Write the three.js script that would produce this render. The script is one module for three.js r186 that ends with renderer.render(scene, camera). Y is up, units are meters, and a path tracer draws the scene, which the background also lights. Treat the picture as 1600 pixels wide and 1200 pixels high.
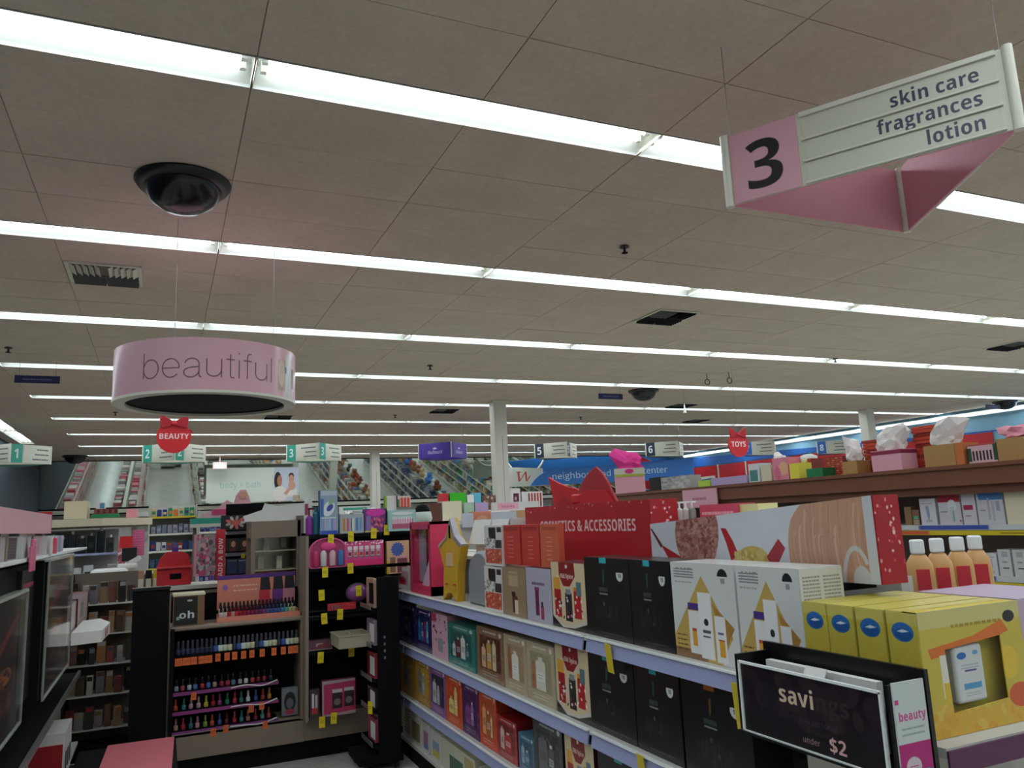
import * as THREE from 'three';
import { mergeGeometries } from 'three/addons/utils/BufferGeometryUtils.js';
import { RoundedBoxGeometry } from 'three/addons/geometries/RoundedBoxGeometry.js';
import { RectAreaLightUniformsLib } from 'three/addons/lights/RectAreaLightUniformsLib.js';
RectAreaLightUniformsLib.init();

// ---------------------------------------------------------------- camera, lights, exposure
const scene = new THREE.Scene();
scene.background = new THREE.Color(0x000000);
const camera = new THREE.PerspectiveCamera(52.69, 1600 / 1200, 0.05, 80);
camera.rotation.order = 'YXZ';
camera.position.set(0, 1.63, 0);
camera.rotation.set(0.17006, -0.42446, -0.04458);
const renderer = new THREE.WebGLRenderer({ antialias: true });
renderer.toneMapping = THREE.LinearToneMapping;
renderer.toneMappingExposure = 0.5;
renderer.shadowMap.enabled = true;

const CEIL = 3.96, ROW0 = 3.877, ROWSTEP = 2.7432, X0 = 0.3636, FT = 0.3048;   // ceiling grid: strips every 9 ft, tiles 2 x 4 ft
const ROOM = { x0: -3.5, x1: 20.0, z0: -28.2, z1: 6.0 };
const ROWS = []; for (let k = -3; k <= 8; k++) ROWS.push(k);
const TUBE_LIGHT = new THREE.Color(0.88, 0.98, 1.1);
const STRIP_POWER = 15.5;
function stripLight(x, y, z, len, wide, alongZ, tiltX = 0) {
  const l = new THREE.RectAreaLight(TUBE_LIGHT, STRIP_POWER, alongZ ? wide : len, alongZ ? len : wide);
  l.position.set(x, y, z);
  l.rotation.set(-Math.PI / 2, 0, 0);
  l.name = 'strip_light'; scene.add(l);
  return l;
}
for (const k of ROWS) stripLight((X0 - 8 * FT + 19.85) / 2, CEIL + 0.012, -(ROW0 + k * ROWSTEP), 19.85 - (X0 - 8 * FT), 0.2, false);
stripLight(-3.12, CEIL + 0.012, -8.2, 28, 0.2, true);

// ---------------------------------------------------------------- helpers
let seed = 20240611;
function rnd(a = 1, b) { seed = (seed * 1664525 + 1013904223) >>> 0; const r = seed / 4294967296; return b === undefined ? r * a : a + r * (b - a); }
const names = new Map();
function numbered(n) { const k = names.get(n) || 0; names.set(n, k + 1); return k ? n + '_' + String(k).padStart(3, '0') : n; }
function tag(o, label, category, group, kind) {
  o.userData.label = label; if (category) o.userData.category = category;
  if (group) o.userData.group = group; if (kind) o.userData.kind = kind;
  return o;
}
function shade(o) { o.traverse((c) => { if (c.isMesh) { c.castShadow = true; c.receiveShadow = true; } }); return o; }
function top(o, name, label, category, group) { o.name = numbered(name); tag(o, label, category, group); scene.add(o); return o; }
const ORDN = ['first', 'second', 'third', 'fourth', 'fifth', 'sixth', 'seventh', 'eighth', 'ninth', 'tenth', 'eleventh', 'twelfth', 'thirteenth', 'fourteenth', 'fifteenth', 'sixteenth', 'seventeenth', 'eighteenth', 'nineteenth', 'twentieth', 'twenty first', 'twenty second', 'twenty third', 'twenty fourth', 'twenty fifth', 'twenty sixth', 'twenty seventh', 'twenty eighth', 'twenty ninth', 'thirtieth'];
function thing(name, label, category, [x, y, z] = [0, 0, 0], ry = 0, group) {
  const g = new THREE.Group(); g.position.set(x, y, z); g.rotation.y = ry; return top(g, name, label, category, group);
}
function part(name, geo, mat, parent, label) { const m = new THREE.Mesh(geo, mat); m.name = name; if (label) m.userData.label = label; parent.add(m); return m; }
function pivot(m) { m.geometry.computeBoundingBox(); const c = m.geometry.boundingBox.getCenter(new THREE.Vector3()); m.geometry.translate(-c.x, -c.y, -c.z); m.position.add(c); return m; }   // turn a part about its own middle
function struct(name, geo, mat, label) { const m = new THREE.Mesh(geo, mat); m.name = name; m.userData.kind = 'structure'; if (label) m.userData.label = label; scene.add(m); return m; }
function copy(o, label, group) { const c = o.clone(); c.name = numbered(o.name.replace(/_\d{3}$/, '')); c.userData = { ...o.userData }; if (label) c.userData.label = label; if (group) c.userData.group = group; scene.add(c); return c; }
const bx = (w, h, d, x = 0, y = 0, z = 0) => new THREE.BoxGeometry(w, h, d).translate(x, y, z);          // centred box
const bb = (x0, x1, y0, y1, z0, z1) => new THREE.BoxGeometry(x1 - x0, y1 - y0, Math.abs(z1 - z0)).translate((x0 + x1) / 2, (y0 + y1) / 2, (z0 + z1) / 2);
const rb = (w, h, d, r, x = 0, y = 0, z = 0, s = 2) => new RoundedBoxGeometry(w, h, d, s, r).translate(x, y, z);
const cyl = (r0, r1, h, x = 0, y = 0, z = 0, n = 16) => new THREE.CylinderGeometry(r0, r1, h, n).translate(x, y, z);
const merge = (list) => mergeGeometries(list.map((g) => { const n = g.index ? g.toNonIndexed() : g; for (const k of Object.keys(n.attributes)) if (!['position', 'normal', 'uv'].includes(k)) n.deleteAttribute(k); return n; }));
const lathe = (pts, n = 16) => new THREE.LatheGeometry(pts.map(([r, y]) => new THREE.Vector2(r, y)), n);
const tube = (pts, r, n = 24, rs = 6) => new THREE.TubeGeometry(new THREE.CatmullRomCurve3(pts.map((p) => new THREE.Vector3(...p))), n, r, rs);
const wire = (x, y0, y1, z) => cyl(0.0016, 0.0016, y1 - y0, x, (y0 + y1) / 2, z, 5);
const extr = (shape, depth, bevel = 0) => new THREE.ExtrudeGeometry(shape, { depth, bevelEnabled: bevel > 0, bevelSize: bevel, bevelThickness: bevel, bevelSegments: 1, curveSegments: 10 });
const poly = (pts) => new THREE.Shape(pts.map(([x, y]) => new THREE.Vector2(x, y)));
const std = (color, roughness = 0.6, extra = {}) => new THREE.MeshStandardMaterial({ color, roughness, ...extra });

// ---------------------------------------------------------------- printed surfaces: pages of prints shared by cartons, signs and labels
const PAGE = 2048, pages = [], PR = {};
function newPage() {
  const c = document.createElement('canvas'); c.width = c.height = PAGE;
  const t = new THREE.CanvasTexture(c); t.colorSpace = THREE.SRGBColorSpace; t.magFilter = THREE.LinearFilter;
  const p = { c, ctx: c.getContext('2d'), x: 0, y: 0, rowH: 0, tex: t };
  p.mat = new THREE.MeshStandardMaterial({ map: t, roughness: 0.42 });
  p.gloss = new THREE.MeshPhysicalMaterial({ map: t, roughness: 0.3, clearcoat: 0.3, clearcoatRoughness: 0.2 });
  p.ctx.fillStyle = '#888'; p.ctx.fillRect(0, 0, PAGE, PAGE);
  pages.push(p); return p;
}
newPage();
function alloc(w, h) {
  let p = pages[pages.length - 1];
  if (p.x + w + 2 > PAGE) { p.x = 0; p.y += p.rowH + 2; p.rowH = 0; }
  if (p.y + h + 2 > PAGE) p = newPage();
  const r = { page: p, x: p.x + 1, y: p.y + 1, w, h };
  p.x += w + 2; p.rowH = Math.max(p.rowH, h);
  return r;
}
const C = {};   // drawing tools of the print at hand
function def(name, w, h, side, draw) {
  const r = alloc(w, h + 8), x = r.page.ctx;       // the last eight rows hold the side colour
  x.save(); x.beginPath(); x.rect(r.x, r.y, w, h + 8); x.clip(); x.translate(r.x, r.y);
  x.fillStyle = side; x.fillRect(0, 0, w, h + 8);
  x.beginPath(); x.rect(0, 0, w, h); x.clip();
  C.x = x; C.w = w; C.h = h;
  draw(x, w, h);
  x.restore();
  const P = PAGE;
  PR[name] = { page: r.page, u0: r.x / P, u1: (r.x + w) / P, v1: 1 - r.y / P, v0: 1 - (r.y + h) / P, su: (r.x + w / 2) / P, sv: 1 - (r.y + h + 4) / P };
}
const R = (c, x, y, w, h) => { C.x.fillStyle = c; C.x.fillRect(x * C.w, y * C.h, w * C.w, h * C.h); };
const E = (c, x, y, rx, ry, rot = 0) => { C.x.fillStyle = c; C.x.beginPath(); C.x.ellipse(x * C.w, y * C.h, rx * C.w, ry * C.h, rot, 0, 7); C.x.fill(); };
const G = (c, ...p) => { C.x.fillStyle = c; C.x.beginPath(); p.forEach(([x, y], i) => C.x[i ? 'lineTo' : 'moveTo'](x * C.w, y * C.h)); C.x.closePath(); C.x.fill(); };
const T = (s, x, y, size, c, font = 'bold', align = 'center', fam = 'sans-serif', sx = 1) => { const k = C.x; k.save(); k.translate(x * C.w, y * C.h); k.scale(sx, 1); k.fillStyle = c; k.font = font + ' ' + size * C.h + 'px ' + fam; k.textAlign = align; k.textBaseline = 'middle'; k.fillText(s, 0, 0); k.restore(); };
const LINES = (c, x, y, w, n, step, th) => { for (let i = 0; i < n; i++) { let a = 0; while (a < w - 0.01) { const b = rnd(0.02, 0.07); R(c, x + a, y + i * step, Math.min(b, w - a), th); a += b + 0.012; } } };
const SPECK = (cols, n, s, x = 0, y = 0, w = 1, h = 1) => { for (let i = 0; i < n; i++) E(cols[Math.floor(rnd(cols.length))], x + rnd(w), y + rnd(h), s * rnd(0.4, 1), s * rnd(0.4, 1) * C.w / C.h, rnd(3)); };
function setUV(geo, face, P, full) {     // face f of a BoxGeometry -> whole print or its side colour
  const uv = geo.attributes.uv;
  for (let i = face * 4; i < face * 4 + 4; i++) {
    if (full) uv.setXY(i, P.u0 + uv.getX(i) * (P.u1 - P.u0), P.v0 + uv.getY(i) * (P.v1 - P.v0));
    else uv.setXY(i, P.su, P.sv);
  }
}
const printMat = (P, gloss) => gloss ? P.page.gloss : P.page.mat;
function carton(w, h, d, P, faces = { 4: 1 }) {      // base at y = 0, print on +z
  const g = bx(w, h, d, 0, h / 2, 0);
  for (let f = 0; f < 6; f++) setUV(g, f, P, faces[f]);
  return g;
}
function panelUV(g, P) { g.computeBoundingBox(); const b = g.boundingBox, p = g.attributes.position, uv = g.attributes.uv; for (let i = 0; i < p.count; i++) uv.setXY(i, P.u0 + (p.getX(i) - b.min.x) / (b.max.x - b.min.x) * (P.u1 - P.u0), P.v0 + (p.getY(i) - b.min.y) / (b.max.y - b.min.y) * (P.v1 - P.v0)); return g; }

// ---------------------------------------------------------------- what is printed on the goods
const plain = (n, c) => def(n, 24, 24, c, () => R(c, 0, 0, 1, 1));
for (const [n, c] of Object.entries({ white: '#e6e6e2', red: '#cf1c24', black: '#0d0d0f', brown: '#5b3324', cream: '#dcd4b4', mint: '#a9cdb6', lilacp: '#b9a6cf', peach: '#df9474', tan: '#c79a6a', green: '#37b81c', redp: '#c42b35', cyan: '#5fb9d6', teal: '#2a9d86', beigep: '#cdc3a6', green2: '#157a4a', pinkp: '#e598a4', lime: '#b9dc4a', yellow: '#e8dc4c', brownp: '#8a6a48', yellowp: '#e7dfa0', bluep: '#3f6fc4', orangep: '#e07a2e', purplep: '#5a3a8c', greyp: '#8f9092', navyp: '#26305c', pinkd: '#d5417c', palep: '#d9d4c8', tealp: '#3f8f96', maroond: '#6c1f2c', olive: '#6f6f3c' })) plain(n, c);
def('greybag', 64, 48, '#9d9b96', () => { R('#a6a49f', 0, 0, 1, 1); SPECK(['#b8b6b0', '#92908b', '#c4c2bd'], 30, 0.12); });
def('coral', 48, 72, '#c8332c', () => { R('#c93a30', 0, 0, 1, 1); R('#a52a24', 0.1, 0.05, 0.8, 0.1); LINES('#e9a08c', 0.35, 0.3, 0.3, 6, 0.1, 0.02); });
def('coral2', 48, 72, '#c9573a', () => { R('#cf6444', 0, 0, 1, 1); R('#b84c32', 0.1, 0.06, 0.8, 0.08); LINES('#e6b494', 0.35, 0.3, 0.3, 6, 0.1, 0.02); });
def('redpic', 96, 128, '#d9d6d0', () => { R('#d8d5cf', 0, 0, 1, 1); R('#1c1a1a', 0.25, 0.05, 0.4, 0.28); R('#26211f', 0.72, 0.05, 0.24, 0.12); R('#3a3532', 0.6, 0.36, 0.36, 0.2); SPECK(['#7b7a75', '#a9a59d'], 20, 0.06, 0, 0.3, 0.6, 0.25); R('#c2553f', 0.05, 0.58, 0.9, 0.36); SPECK(['#d8785e', '#a94434', '#e29a80'], 24, 0.07, 0.05, 0.6, 0.9, 0.32); });
def('taupe', 96, 112, '#8c6b4c', () => { R('#9b8464', 0, 0, 1, 1); R('#b6a27e', 0.28, 0.08, 0.4, 0.3); R('#a08c6c', 0.3, 0.12, 0.36, 0.04); R('#3c2620', 0.4, 0.5, 0.16, 0.08); R('#5c3226', 0.42, 0.58, 0.22, 0.34); R('#d8cdb4', 0.52, 0.66, 0.14, 0.28); });
def('silver', 96, 112, '#7a3a4c', () => { R('#b3b0bf', 0, 0, 1, 1);  LINES('#6d5a70', 0.24, 0.27, 0.5, 1, 0.1, 0.05); R('#6a2348', 0.36, 0.38, 0.14, 0.5); R('#8c3a6c', 0.34, 0.36, 0.18, 0.06); R('#a83c5c', 0.56, 0.7, 0.12, 0.24); R('#4a2a3c', 0.58, 0.62, 0.08, 0.1); });
def('spice', 160, 176, '#3a1d1c', (x) => {
  R('#dcc9a0', 0, 0, 1, 1); R('#e4a640', 0.06, 0.24, 0.2, 0.3); R('#d88f34', 0.66, 0.36, 0.2, 0.3); G('#8f1d22', [0.24, 0], [0.7, 0], [0.72, 0.2], [0.55, 0.36], [0.36, 0.36], [0.24, 0.2]);
  E('#f2e6d4', 0.47, 0.06, 0.035, 0.03); T('Old Spice', 0.47, 0.2, 0.095, '#f4e6d6', 'bold', 'center', 'serif', 0.8);
  R('#b3202a', 0.08, 0.42, 0.2, 0.42); R('#2b2a2c', 0.4, 0.46, 0.2, 0.42); R('#c0232c', 0.66, 0.42, 0.2, 0.4); R('#5a7c84', 0.74, 0.28, 0.14, 0.2); R('#8e9497', 0.42, 0.4, 0.15, 0.08); SPECK(['#d8d0c8', '#a82028', '#3c3a3c', '#e9e4dc'], 40, 0.035, 0.1, 0.5, 0.8, 0.34);
  x.strokeStyle = '#cfcac2'; x.lineWidth = 8; x.beginPath(); x.moveTo(0, C.h * 0.78); x.bezierCurveTo(C.w * 0.25, C.h * 1.08, C.w * 0.6, C.h * 0.98, C.w, C.h * 0.84); x.stroke(); G('#231416', [0, 0.84], [0.3, 0.99], [0.65, 0.97], [1, 0.88], [1, 1], [0, 1]); });
const axeBlack = (n, tab) => def(n, 192, 192, '#0b0b0d', () => {
  R('#0c0c0e', 0, 0, 1, 1); R(tab, 0.36, 0, 0.16, 0.07); G(tab === '#2fb7bf' ? '#0f5c48' : '#6a4a22', [0.42, 0.16], [0.46, 0.14], [0.45, 0.3], [0.42, 0.34]);
  R('#35403e', 0.32, 0.37, 0.2, 0.055); R('#8d9290', 0.33, 0.445, 0.19, 0.018); E('#d9dad8', 0.8, 0.2, 0.075, 0.08); G('#0c0c0e', [0.7, 0.1], [0.9, 0.1], [0.9, 0.17], [0.7, 0.17]); T('10', 0.8, 0.21, 0.06, '#444'); LINES('#4a4b4a', 0.28, 0.93, 0.56, 1, 0.05, 0.016);
  for (let i = 0; i < 46; i++) { const a = rnd(0.18, 0.68); G(rnd() < 0.5 ? '#2a292c' : '#1d1d22', [a, 0.55 + rnd(0.3)], [a + 0.03, 0.52 + rnd(0.3)], [a + rnd(0.02, 0.05), 0.62 + rnd(0.25)]); }
  E('#55555a', 0.42, 0.58, 0.02, 0.03); E('#47474c', 0.52, 0.72, 0.02, 0.02); });
axeBlack('axeb', '#2fb7bf'); axeBlack('axeo', '#c06428');
def('axew', 224, 224, '#dcdcd8', (x) => {
  R('#d9dad8', 0, 0, 1, 1); G('#c9a95c', [0.5, 0.13], [0.92, 0.72], [0.74, 1], [0, 1], [0, 0.78]); G('#dcdcda', [1, 0.6], [0.74, 0.96], [0.82, 1], [1, 1]); G('#b08440', [0.64, 0.4], [0.95, 0.62], [0.8, 0.84]); G('#8f6a4a', [0, 0.9], [0.6, 0.9], [0.5, 1], [0, 1]);
  for (let i = 0; i < 4; i++) R('#77787a', 0.05, 0.065 + i * 0.028, 0.33, 0.012); T('AXE', 0.215, 0.11, 0.15, '#8d8e90', 'bold', 'center', 'sans-serif', 1.1); for (let i = 0; i < 4; i++) R('#d9dad8', 0.04, 0.078 + i * 0.028, 0.35, 0.011); LINES('#a2a3a4', 0.06, 0.2, 0.28, 1, 0.1, 0.014);
  x.fillStyle = '#26262a'; x.beginPath(); x.arc(C.w * 0.83, C.h * 0.12, C.w * 0.075, Math.PI, 0); x.fill(); R('#9c9c9c', 0.8, 0.14, 0.06, 0.05);
  R('#e9e9e8', 0.25, 0.5, 0.17, 0.44); R('#4d3a86', 0.25, 0.42, 0.17, 0.07); R('#e5a83c', 0.3, 0.7, 0.07, 0.16); R('#c4553a', 0.3, 0.68, 0.07, 0.03);
  R('#eeeeed', 0.42, 0.3, 0.21, 0.67); E('#2d3038', 0.53, 0.6, 0.035, 0.035); R('#5d6066', 0.47, 0.68, 0.12, 0.03); R('#1d1d22', 0.47, 0.74, 0.11, 0.012); R('#d9d9d7', 0.62, 0.32, 0.012, 0.64);
  R('#ebebea', 0.66, 0.52, 0.16, 0.46); R('#e5a83c', 0.71, 0.76, 0.08, 0.16); R('#6e5a86', 0.7, 0.68, 0.08, 0.02); R('#c4553a', 0.7, 0.75, 0.09, 0.012); LINES('#6a4c28', 0.04, 0.76, 0.17, 4, 0.05, 0.014); });
def('axeside', 96, 128, '#d6d6d2', () => { R('#d8d8d2', 0, 0, 1, 1); LINES('#7d7d78', 0.06, 0.07, 0.4, 11, 0.032, 0.012); LINES('#7d7d78', 0.54, 0.07, 0.4, 11, 0.032, 0.012); });
const mixc = (c, k) => { const v = new THREE.Color(c), t = new THREE.Color(k > 0 ? '#ffffff' : '#000000'); return '#' + v.lerp(t, Math.abs(k)).getHexString(); };
const setBox = (n, bg, win, items, side) => def(n, 112, 128, side || bg, (x) => {
  R(bg, 0, 0, 1, 1); SPECK([mixc(bg, 0.06), mixc(bg, -0.08), mixc(bg, 0.03)], 60, 0.07); R(win, 0.12, 0.16, 0.76, 0.64); SPECK([mixc(win, 0.05), mixc(win, -0.1)], 40, 0.05, 0.14, 0.18, 0.72, 0.58);
  let a = 0.18; items.forEach(([c, w, h], i) => { const t = 0.78 - h; x.fillStyle = c; x.beginPath(); x.moveTo(a * C.w, 0.78 * C.h); x.lineTo(a * C.w, (t + 0.05) * C.h); x.quadraticCurveTo((a + w * 0.1) * C.w, t * C.h, (a + w * 0.35) * C.w, t * C.h); x.lineTo((a + w * 0.65) * C.w, t * C.h); x.quadraticCurveTo((a + w * 0.9) * C.w, t * C.h, (a + w) * C.w, (t + 0.05) * C.h); x.lineTo((a + w) * C.w, 0.78 * C.h); x.fill(); R(i % 2 ? '#d9d4c6' : mixc(c, -0.35), a + w * 0.28, t - 0.055, w * 0.44, 0.055); R(mixc(c, i % 2 ? 0.35 : -0.3), a + w * 0.12, t + h * 0.4, w * 0.76, h * 0.3); LINES(mixc(c, -0.5), a + w * 0.2, t + h * 0.48, w * 0.55, 2, h * 0.1, 0.012); a += w + 0.03; });
  LINES(mixc(bg, 0.5), 0.24, 0.06, 0.5, 1, 0.05, 0.035); LINES(mixc(bg, 0.4), 0.2, 0.86, 0.56, 2, 0.05, 0.016); E(mixc(bg, 0.6), 0.88, 0.08, 0.05, 0.045); });
setBox('purpwin', '#2c2150', '#1d1c3c', [['#3a4a78', 0.16, 0.5], ['#5a4a3c', 0.16, 0.42], ['#6a5aa0', 0.16, 0.36]]);
setBox('purpwin2', '#33245c', '#162c54', [['#2a8ab0', 0.14, 0.5], ['#4a5ab0', 0.16, 0.4], ['#b02a4c', 0.1, 0.5], ['#3a9ac0', 0.14, 0.46]]);
def('pinkdots', 72, 112, '#cf9fae', () => { R('#d8a9b8', 0, 0, 1, 1); R('#c8446c', 0, 0, 0.3, 0.2); SPECK(['#4a2a38', '#7a3048', '#2e2a34'], 16, 0.06, 0.1, 0.1, 0.8, 0.6); R('#9a98a4', 0.4, 0.55, 0.3, 0.3); });
setBox('tealset', '#2d7c74', '#1f5a58', [['#d8d4c8', 0.12, 0.3], ['#6a2a3c', 0.14, 0.42], ['#e4e0d4', 0.16, 0.5], ['#2a6a70', 0.1, 0.36]], '#3a8a80');
setBox('brownset', '#8a684c', '#5a2c20', [['#d8b08c', 0.16, 0.4], ['#c99a4c', 0.18, 0.5], ['#d8cba0', 0.14, 0.52]], '#a98a6c');
setBox('beige', '#b5a486', '#a58c6c', [['#a86a4a', 0.14, 0.52], ['#e2ddd0', 0.3, 0.46]], '#c4b598');
setBox('beige2', '#b8a98a', '#9c9474', [['#b8784c', 0.12, 0.4], ['#e0dccc', 0.34, 0.5]], '#c4b598');
setBox('gold', '#b8862c', '#c99a3c', [['#8a8a84', 0.26, 0.52], ['#9c9c94', 0.2, 0.46]], '#a87424');
setBox('lilac', '#8a5c94', '#3a3446', [['#c8c4cc', 0.24, 0.46], ['#b8b4c0', 0.16, 0.36]], '#6a4276');
setBox('orange', '#d8571f', '#c84a20', [['#e8d488', 0.3, 0.3], ['#e0c070', 0.2, 0.52]], '#b8461c');
setBox('violet', '#54205c', '#481c54', [['#8a4a8c', 0.3, 0.34], ['#9c6aa0', 0.16, 0.4]], '#3e1846');
setBox('orange2', '#cf4a24', '#b8522c', [['#e8a060', 0.2, 0.5], ['#a8602c', 0.2, 0.4], ['#e8c48c', 0.1, 0.36]], '#a83a1c');
setBox('greyset', '#3f3d40', '#2c2b2e', [['#6a686c', 0.3, 0.5], ['#58565a', 0.2, 0.4]], '#232224');
setBox('redset', '#a81c20', '#7c1418', [['#d8b4a8', 0.2, 0.5], ['#c83030', 0.3, 0.4]], '#8c1418');
setBox('blueset', '#3a6c8c', '#284c66', [['#9cb8c8', 0.2, 0.46], ['#4a86a4', 0.26, 0.34]], '#5c8ca0');
setBox('pinkwin', '#dcd4d0', '#c8a0a4', [['#b82a34', 0.5, 0.3]], '#c8a8ac');
def('whitebook', 96, 96, '#d8d4c4', () => { R('#d4d0c2', 0, 0, 1, 1); LINES('#55524a', 0.08, 0.1, 0.3, 8, 0.1, 0.04); R('#8a7a5a', 0.5, 0.3, 0.4, 0.6); });
def('whitepink', 48, 96, '#d8d6cc', () => { R('#d2cfc6', 0, 0, 1, 1); R('#b07a94', 0.2, 0.3, 0.6, 0.4); R('#7a7ab0', 0.2, 0.7, 0.6, 0.2); });
def('whiteblue', 48, 96, '#d8d6cc', () => { R('#d2cfc6', 0, 0, 1, 1); R('#8a9cc0', 0.2, 0.35, 0.6, 0.3); R('#c8b84a', 0.2, 0.65, 0.6, 0.25); });
def('whitegreen', 96, 96, '#cfc9a8', () => { R('#cfcbb4', 0, 0, 1, 1); R('#4c6a54', 0.25, 0.4, 0.4, 0.5); R('#b8a86a', 0.7, 0.1, 0.25, 0.8); });
// boxed goods on the black unit
def('blueturb', 96, 144, '#3c62a4', () => { R('#8fa6ba', 0, 0, 1, 1); R('#b8c4c8', 0.05, 0.02, 0.9, 0.1); E('#d8e2e6', 0.5, 0.42, 0.36, 0.16, -0.4); E('#46509c', 0.56, 0.4, 0.2, 0.07, -0.4); E('#8cae8c', 0.66, 0.26, 0.2, 0.06, -0.4); R('#3f6cb0', 0.02, 0.2, 0.18, 0.4); R('#dfe6ea', 0.08, 0.62, 0.84, 0.02); for (let i = 0; i < 6; i++) R(['#7aa0d0', '#c8a4c0', '#8ab4dc', '#b0b8d8', '#6a90c8', '#b8a0c8'][i], 0.12 + i * 0.13, 0.66, 0.09, 0.24); R('#2f52b4', 0.02, 0.92, 0.96, 0.08); });
def('kit', 112, 72, '#8fa0ac', () => { R('#a3b2b8', 0, 0, 1, 1); [['#d0862c', 0.12], ['#c8607c', 0.28], ['#4a5a5c', 0.46], ['#d8dcd8', 0.5], ['#4f84b8', 0.66], ['#6aa0d0', 0.82]].forEach(([c, a]) => R(c, a, 0.22, 0.1, 0.66)); });
def('purpbag', 112, 88, '#5a3c86', () => { R('#7a3a86', 0, 0, 1, 1); E('#d83aa8', 0.5, 0.16, 0.44, 0.16); R('#8a7ab0', 0.06, 0.3, 0.2, 0.6); SPECK(['#c84a5c', '#b83a6a', '#d87a8c', '#6a2a5c'], 30, 0.07, 0.2, 0.35, 0.65, 0.5); R('#c8c46a', 0, 0.92, 0.6, 0.08); });
def('whitelime', 64, 112, '#8ab82c', () => { R('#d8d8d4', 0, 0, 1, 1); R('#8fbc30', 0, 0, 0.14, 1); R('#c8c8cc', 0.8, 0, 0.2, 1); });
def('brush', 128, 80, '#8cc4bc', () => { R('#9ccac4', 0, 0, 1, 1); R('#b8607c', 0.14, 0.44, 0.76, 0.46); for (let i = 0; i < 12; i++) R('#f0e8ec', 0.16 + i * 0.06, 0.3, 0.035, 0.36); E('#dfe6e6', 0.52, 0.16, 0.4, 0.08); });
def('coralrow', 72, 64, '#b8443c', () => { R('#d8cfc4', 0, 0, 1, 1); for (let i = 0; i < 3; i++) { R('#d85448', 0.22 + i * 0.25, 0.2, 0.2, 0.8); R('#e8a080', 0.24 + i * 0.25, 0.1, 0.16, 0.1); } R('#3c8a5c', 0, 0.3, 0.16, 0.7); });
def('tubes', 176, 112, '#c83a70', () => { R('#d94c84', 0, 0, 1, 1); SPECK(['#f0c0cc', '#fff'], 40, 0.025, 0, 0, 1, 0.16); for (let i = 0; i < 6; i++) { const a = 0.08 + i * 0.145; R('#e9e4e2', a, 0.2, 0.11, 0.14); R('#bfc2c0', a + 0.01, 0.34, 0.09, 0.32); R(['#8a2a44', '#b87a3c', '#c83c34', '#7c2c4c', '#8a5a4c', '#c86a5c'][i], a + 0.02, 0.44, 0.07, 0.14); R('#6a6a6c', a, 0.62, 0.11, 0.04); } R('#e2357c', 0, 0.76, 1, 0.24); });
def('bluebow', 96, 128, '#b8904c', () => { R('#d8b48c', 0, 0, 1, 1); for (let i = 0; i < 7; i++) E('#4a68b4', 0.48, 0.26, 0.3, 0.06, i * 0.45); R('#e0a0c0', 0.3, 0.48, 0.7, 0.05); R('#8a6a4c', 0.14, 0.5, 0.24, 0.46); R('#7a4a58', 0.46, 0.54, 0.44, 0.44); R('#c8b42c', 0, 0.6, 0.1, 0.4); });
def('redkit', 128, 80, '#a81c2c', () => { R('#c0283a', 0, 0, 1, 1); G('#7c1422', [0.1, 0.3], [0.5, 0.2], [0.45, 0.85], [0.1, 0.8]); for (let i = 0; i < 5; i++) R('#b08a80', 0.14 + i * 0.07, 0.3, 0.025, 0.5); E('#e0404c', 0.8, 0.3, 0.2, 0.1, 0.6); });
def('tio', 80, 80, '#0c0c0e', () => { R('#101012', 0, 0, 1, 1); T('Tio', 0.45, 0.42, 0.3, '#c8c4bc', '', 'center', 'serif'); });
def('maroon', 96, 80, '#4c3038', () => { R('#5c3a44', 0, 0, 1, 1); R('#9c8c84', 0.3, 0.3, 0.3, 0.36); E('#7c2c3c', 0.6, 0.6, 0.24, 0.2); R('#b09c94', 0, 0.9, 1, 0.05); });
def('manicure', 128, 128, '#8a3050', () => { R('#b09c98', 0, 0, 1, 1); G('#b8305c', [0.05, 0.1], [1, 0.06], [1, 0.9], [0.05, 0.95]); R('#2a1c20', 0.3, 0.3, 0.3, 0.5); R('#2a1c20', 0.66, 0.28, 0.3, 0.5); R('#c8c0bc', 0.3, 0.26, 0.3, 0.1); R('#c8c0bc', 0.66, 0.24, 0.3, 0.1); E('#7c6a64', 0.45, 0.62, 0.1, 0.1); E('#7c6a64', 0.8, 0.6, 0.1, 0.1); });
def('brushes', 48, 112, '#2c2426', () => { R('#3a2c30', 0, 0, 1, 1); R('#d8c8c8', 0.2, 0.15, 0.25, 0.5); R('#c8b8b8', 0.55, 0.2, 0.25, 0.45); R('#b82c34', 0.2, 0.65, 0.6, 0.2); });
def('arch', 80, 128, '#8a8c90', () => { R('#77797e', 0, 0, 1, 1); E('#16161a', 0.5, 0.5, 0.36, 0.36); E('#5c5e64', 0.5, 0.56, 0.22, 0.2); E('#a8344c', 0.5, 0.86, 0.3, 0.1); });
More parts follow.
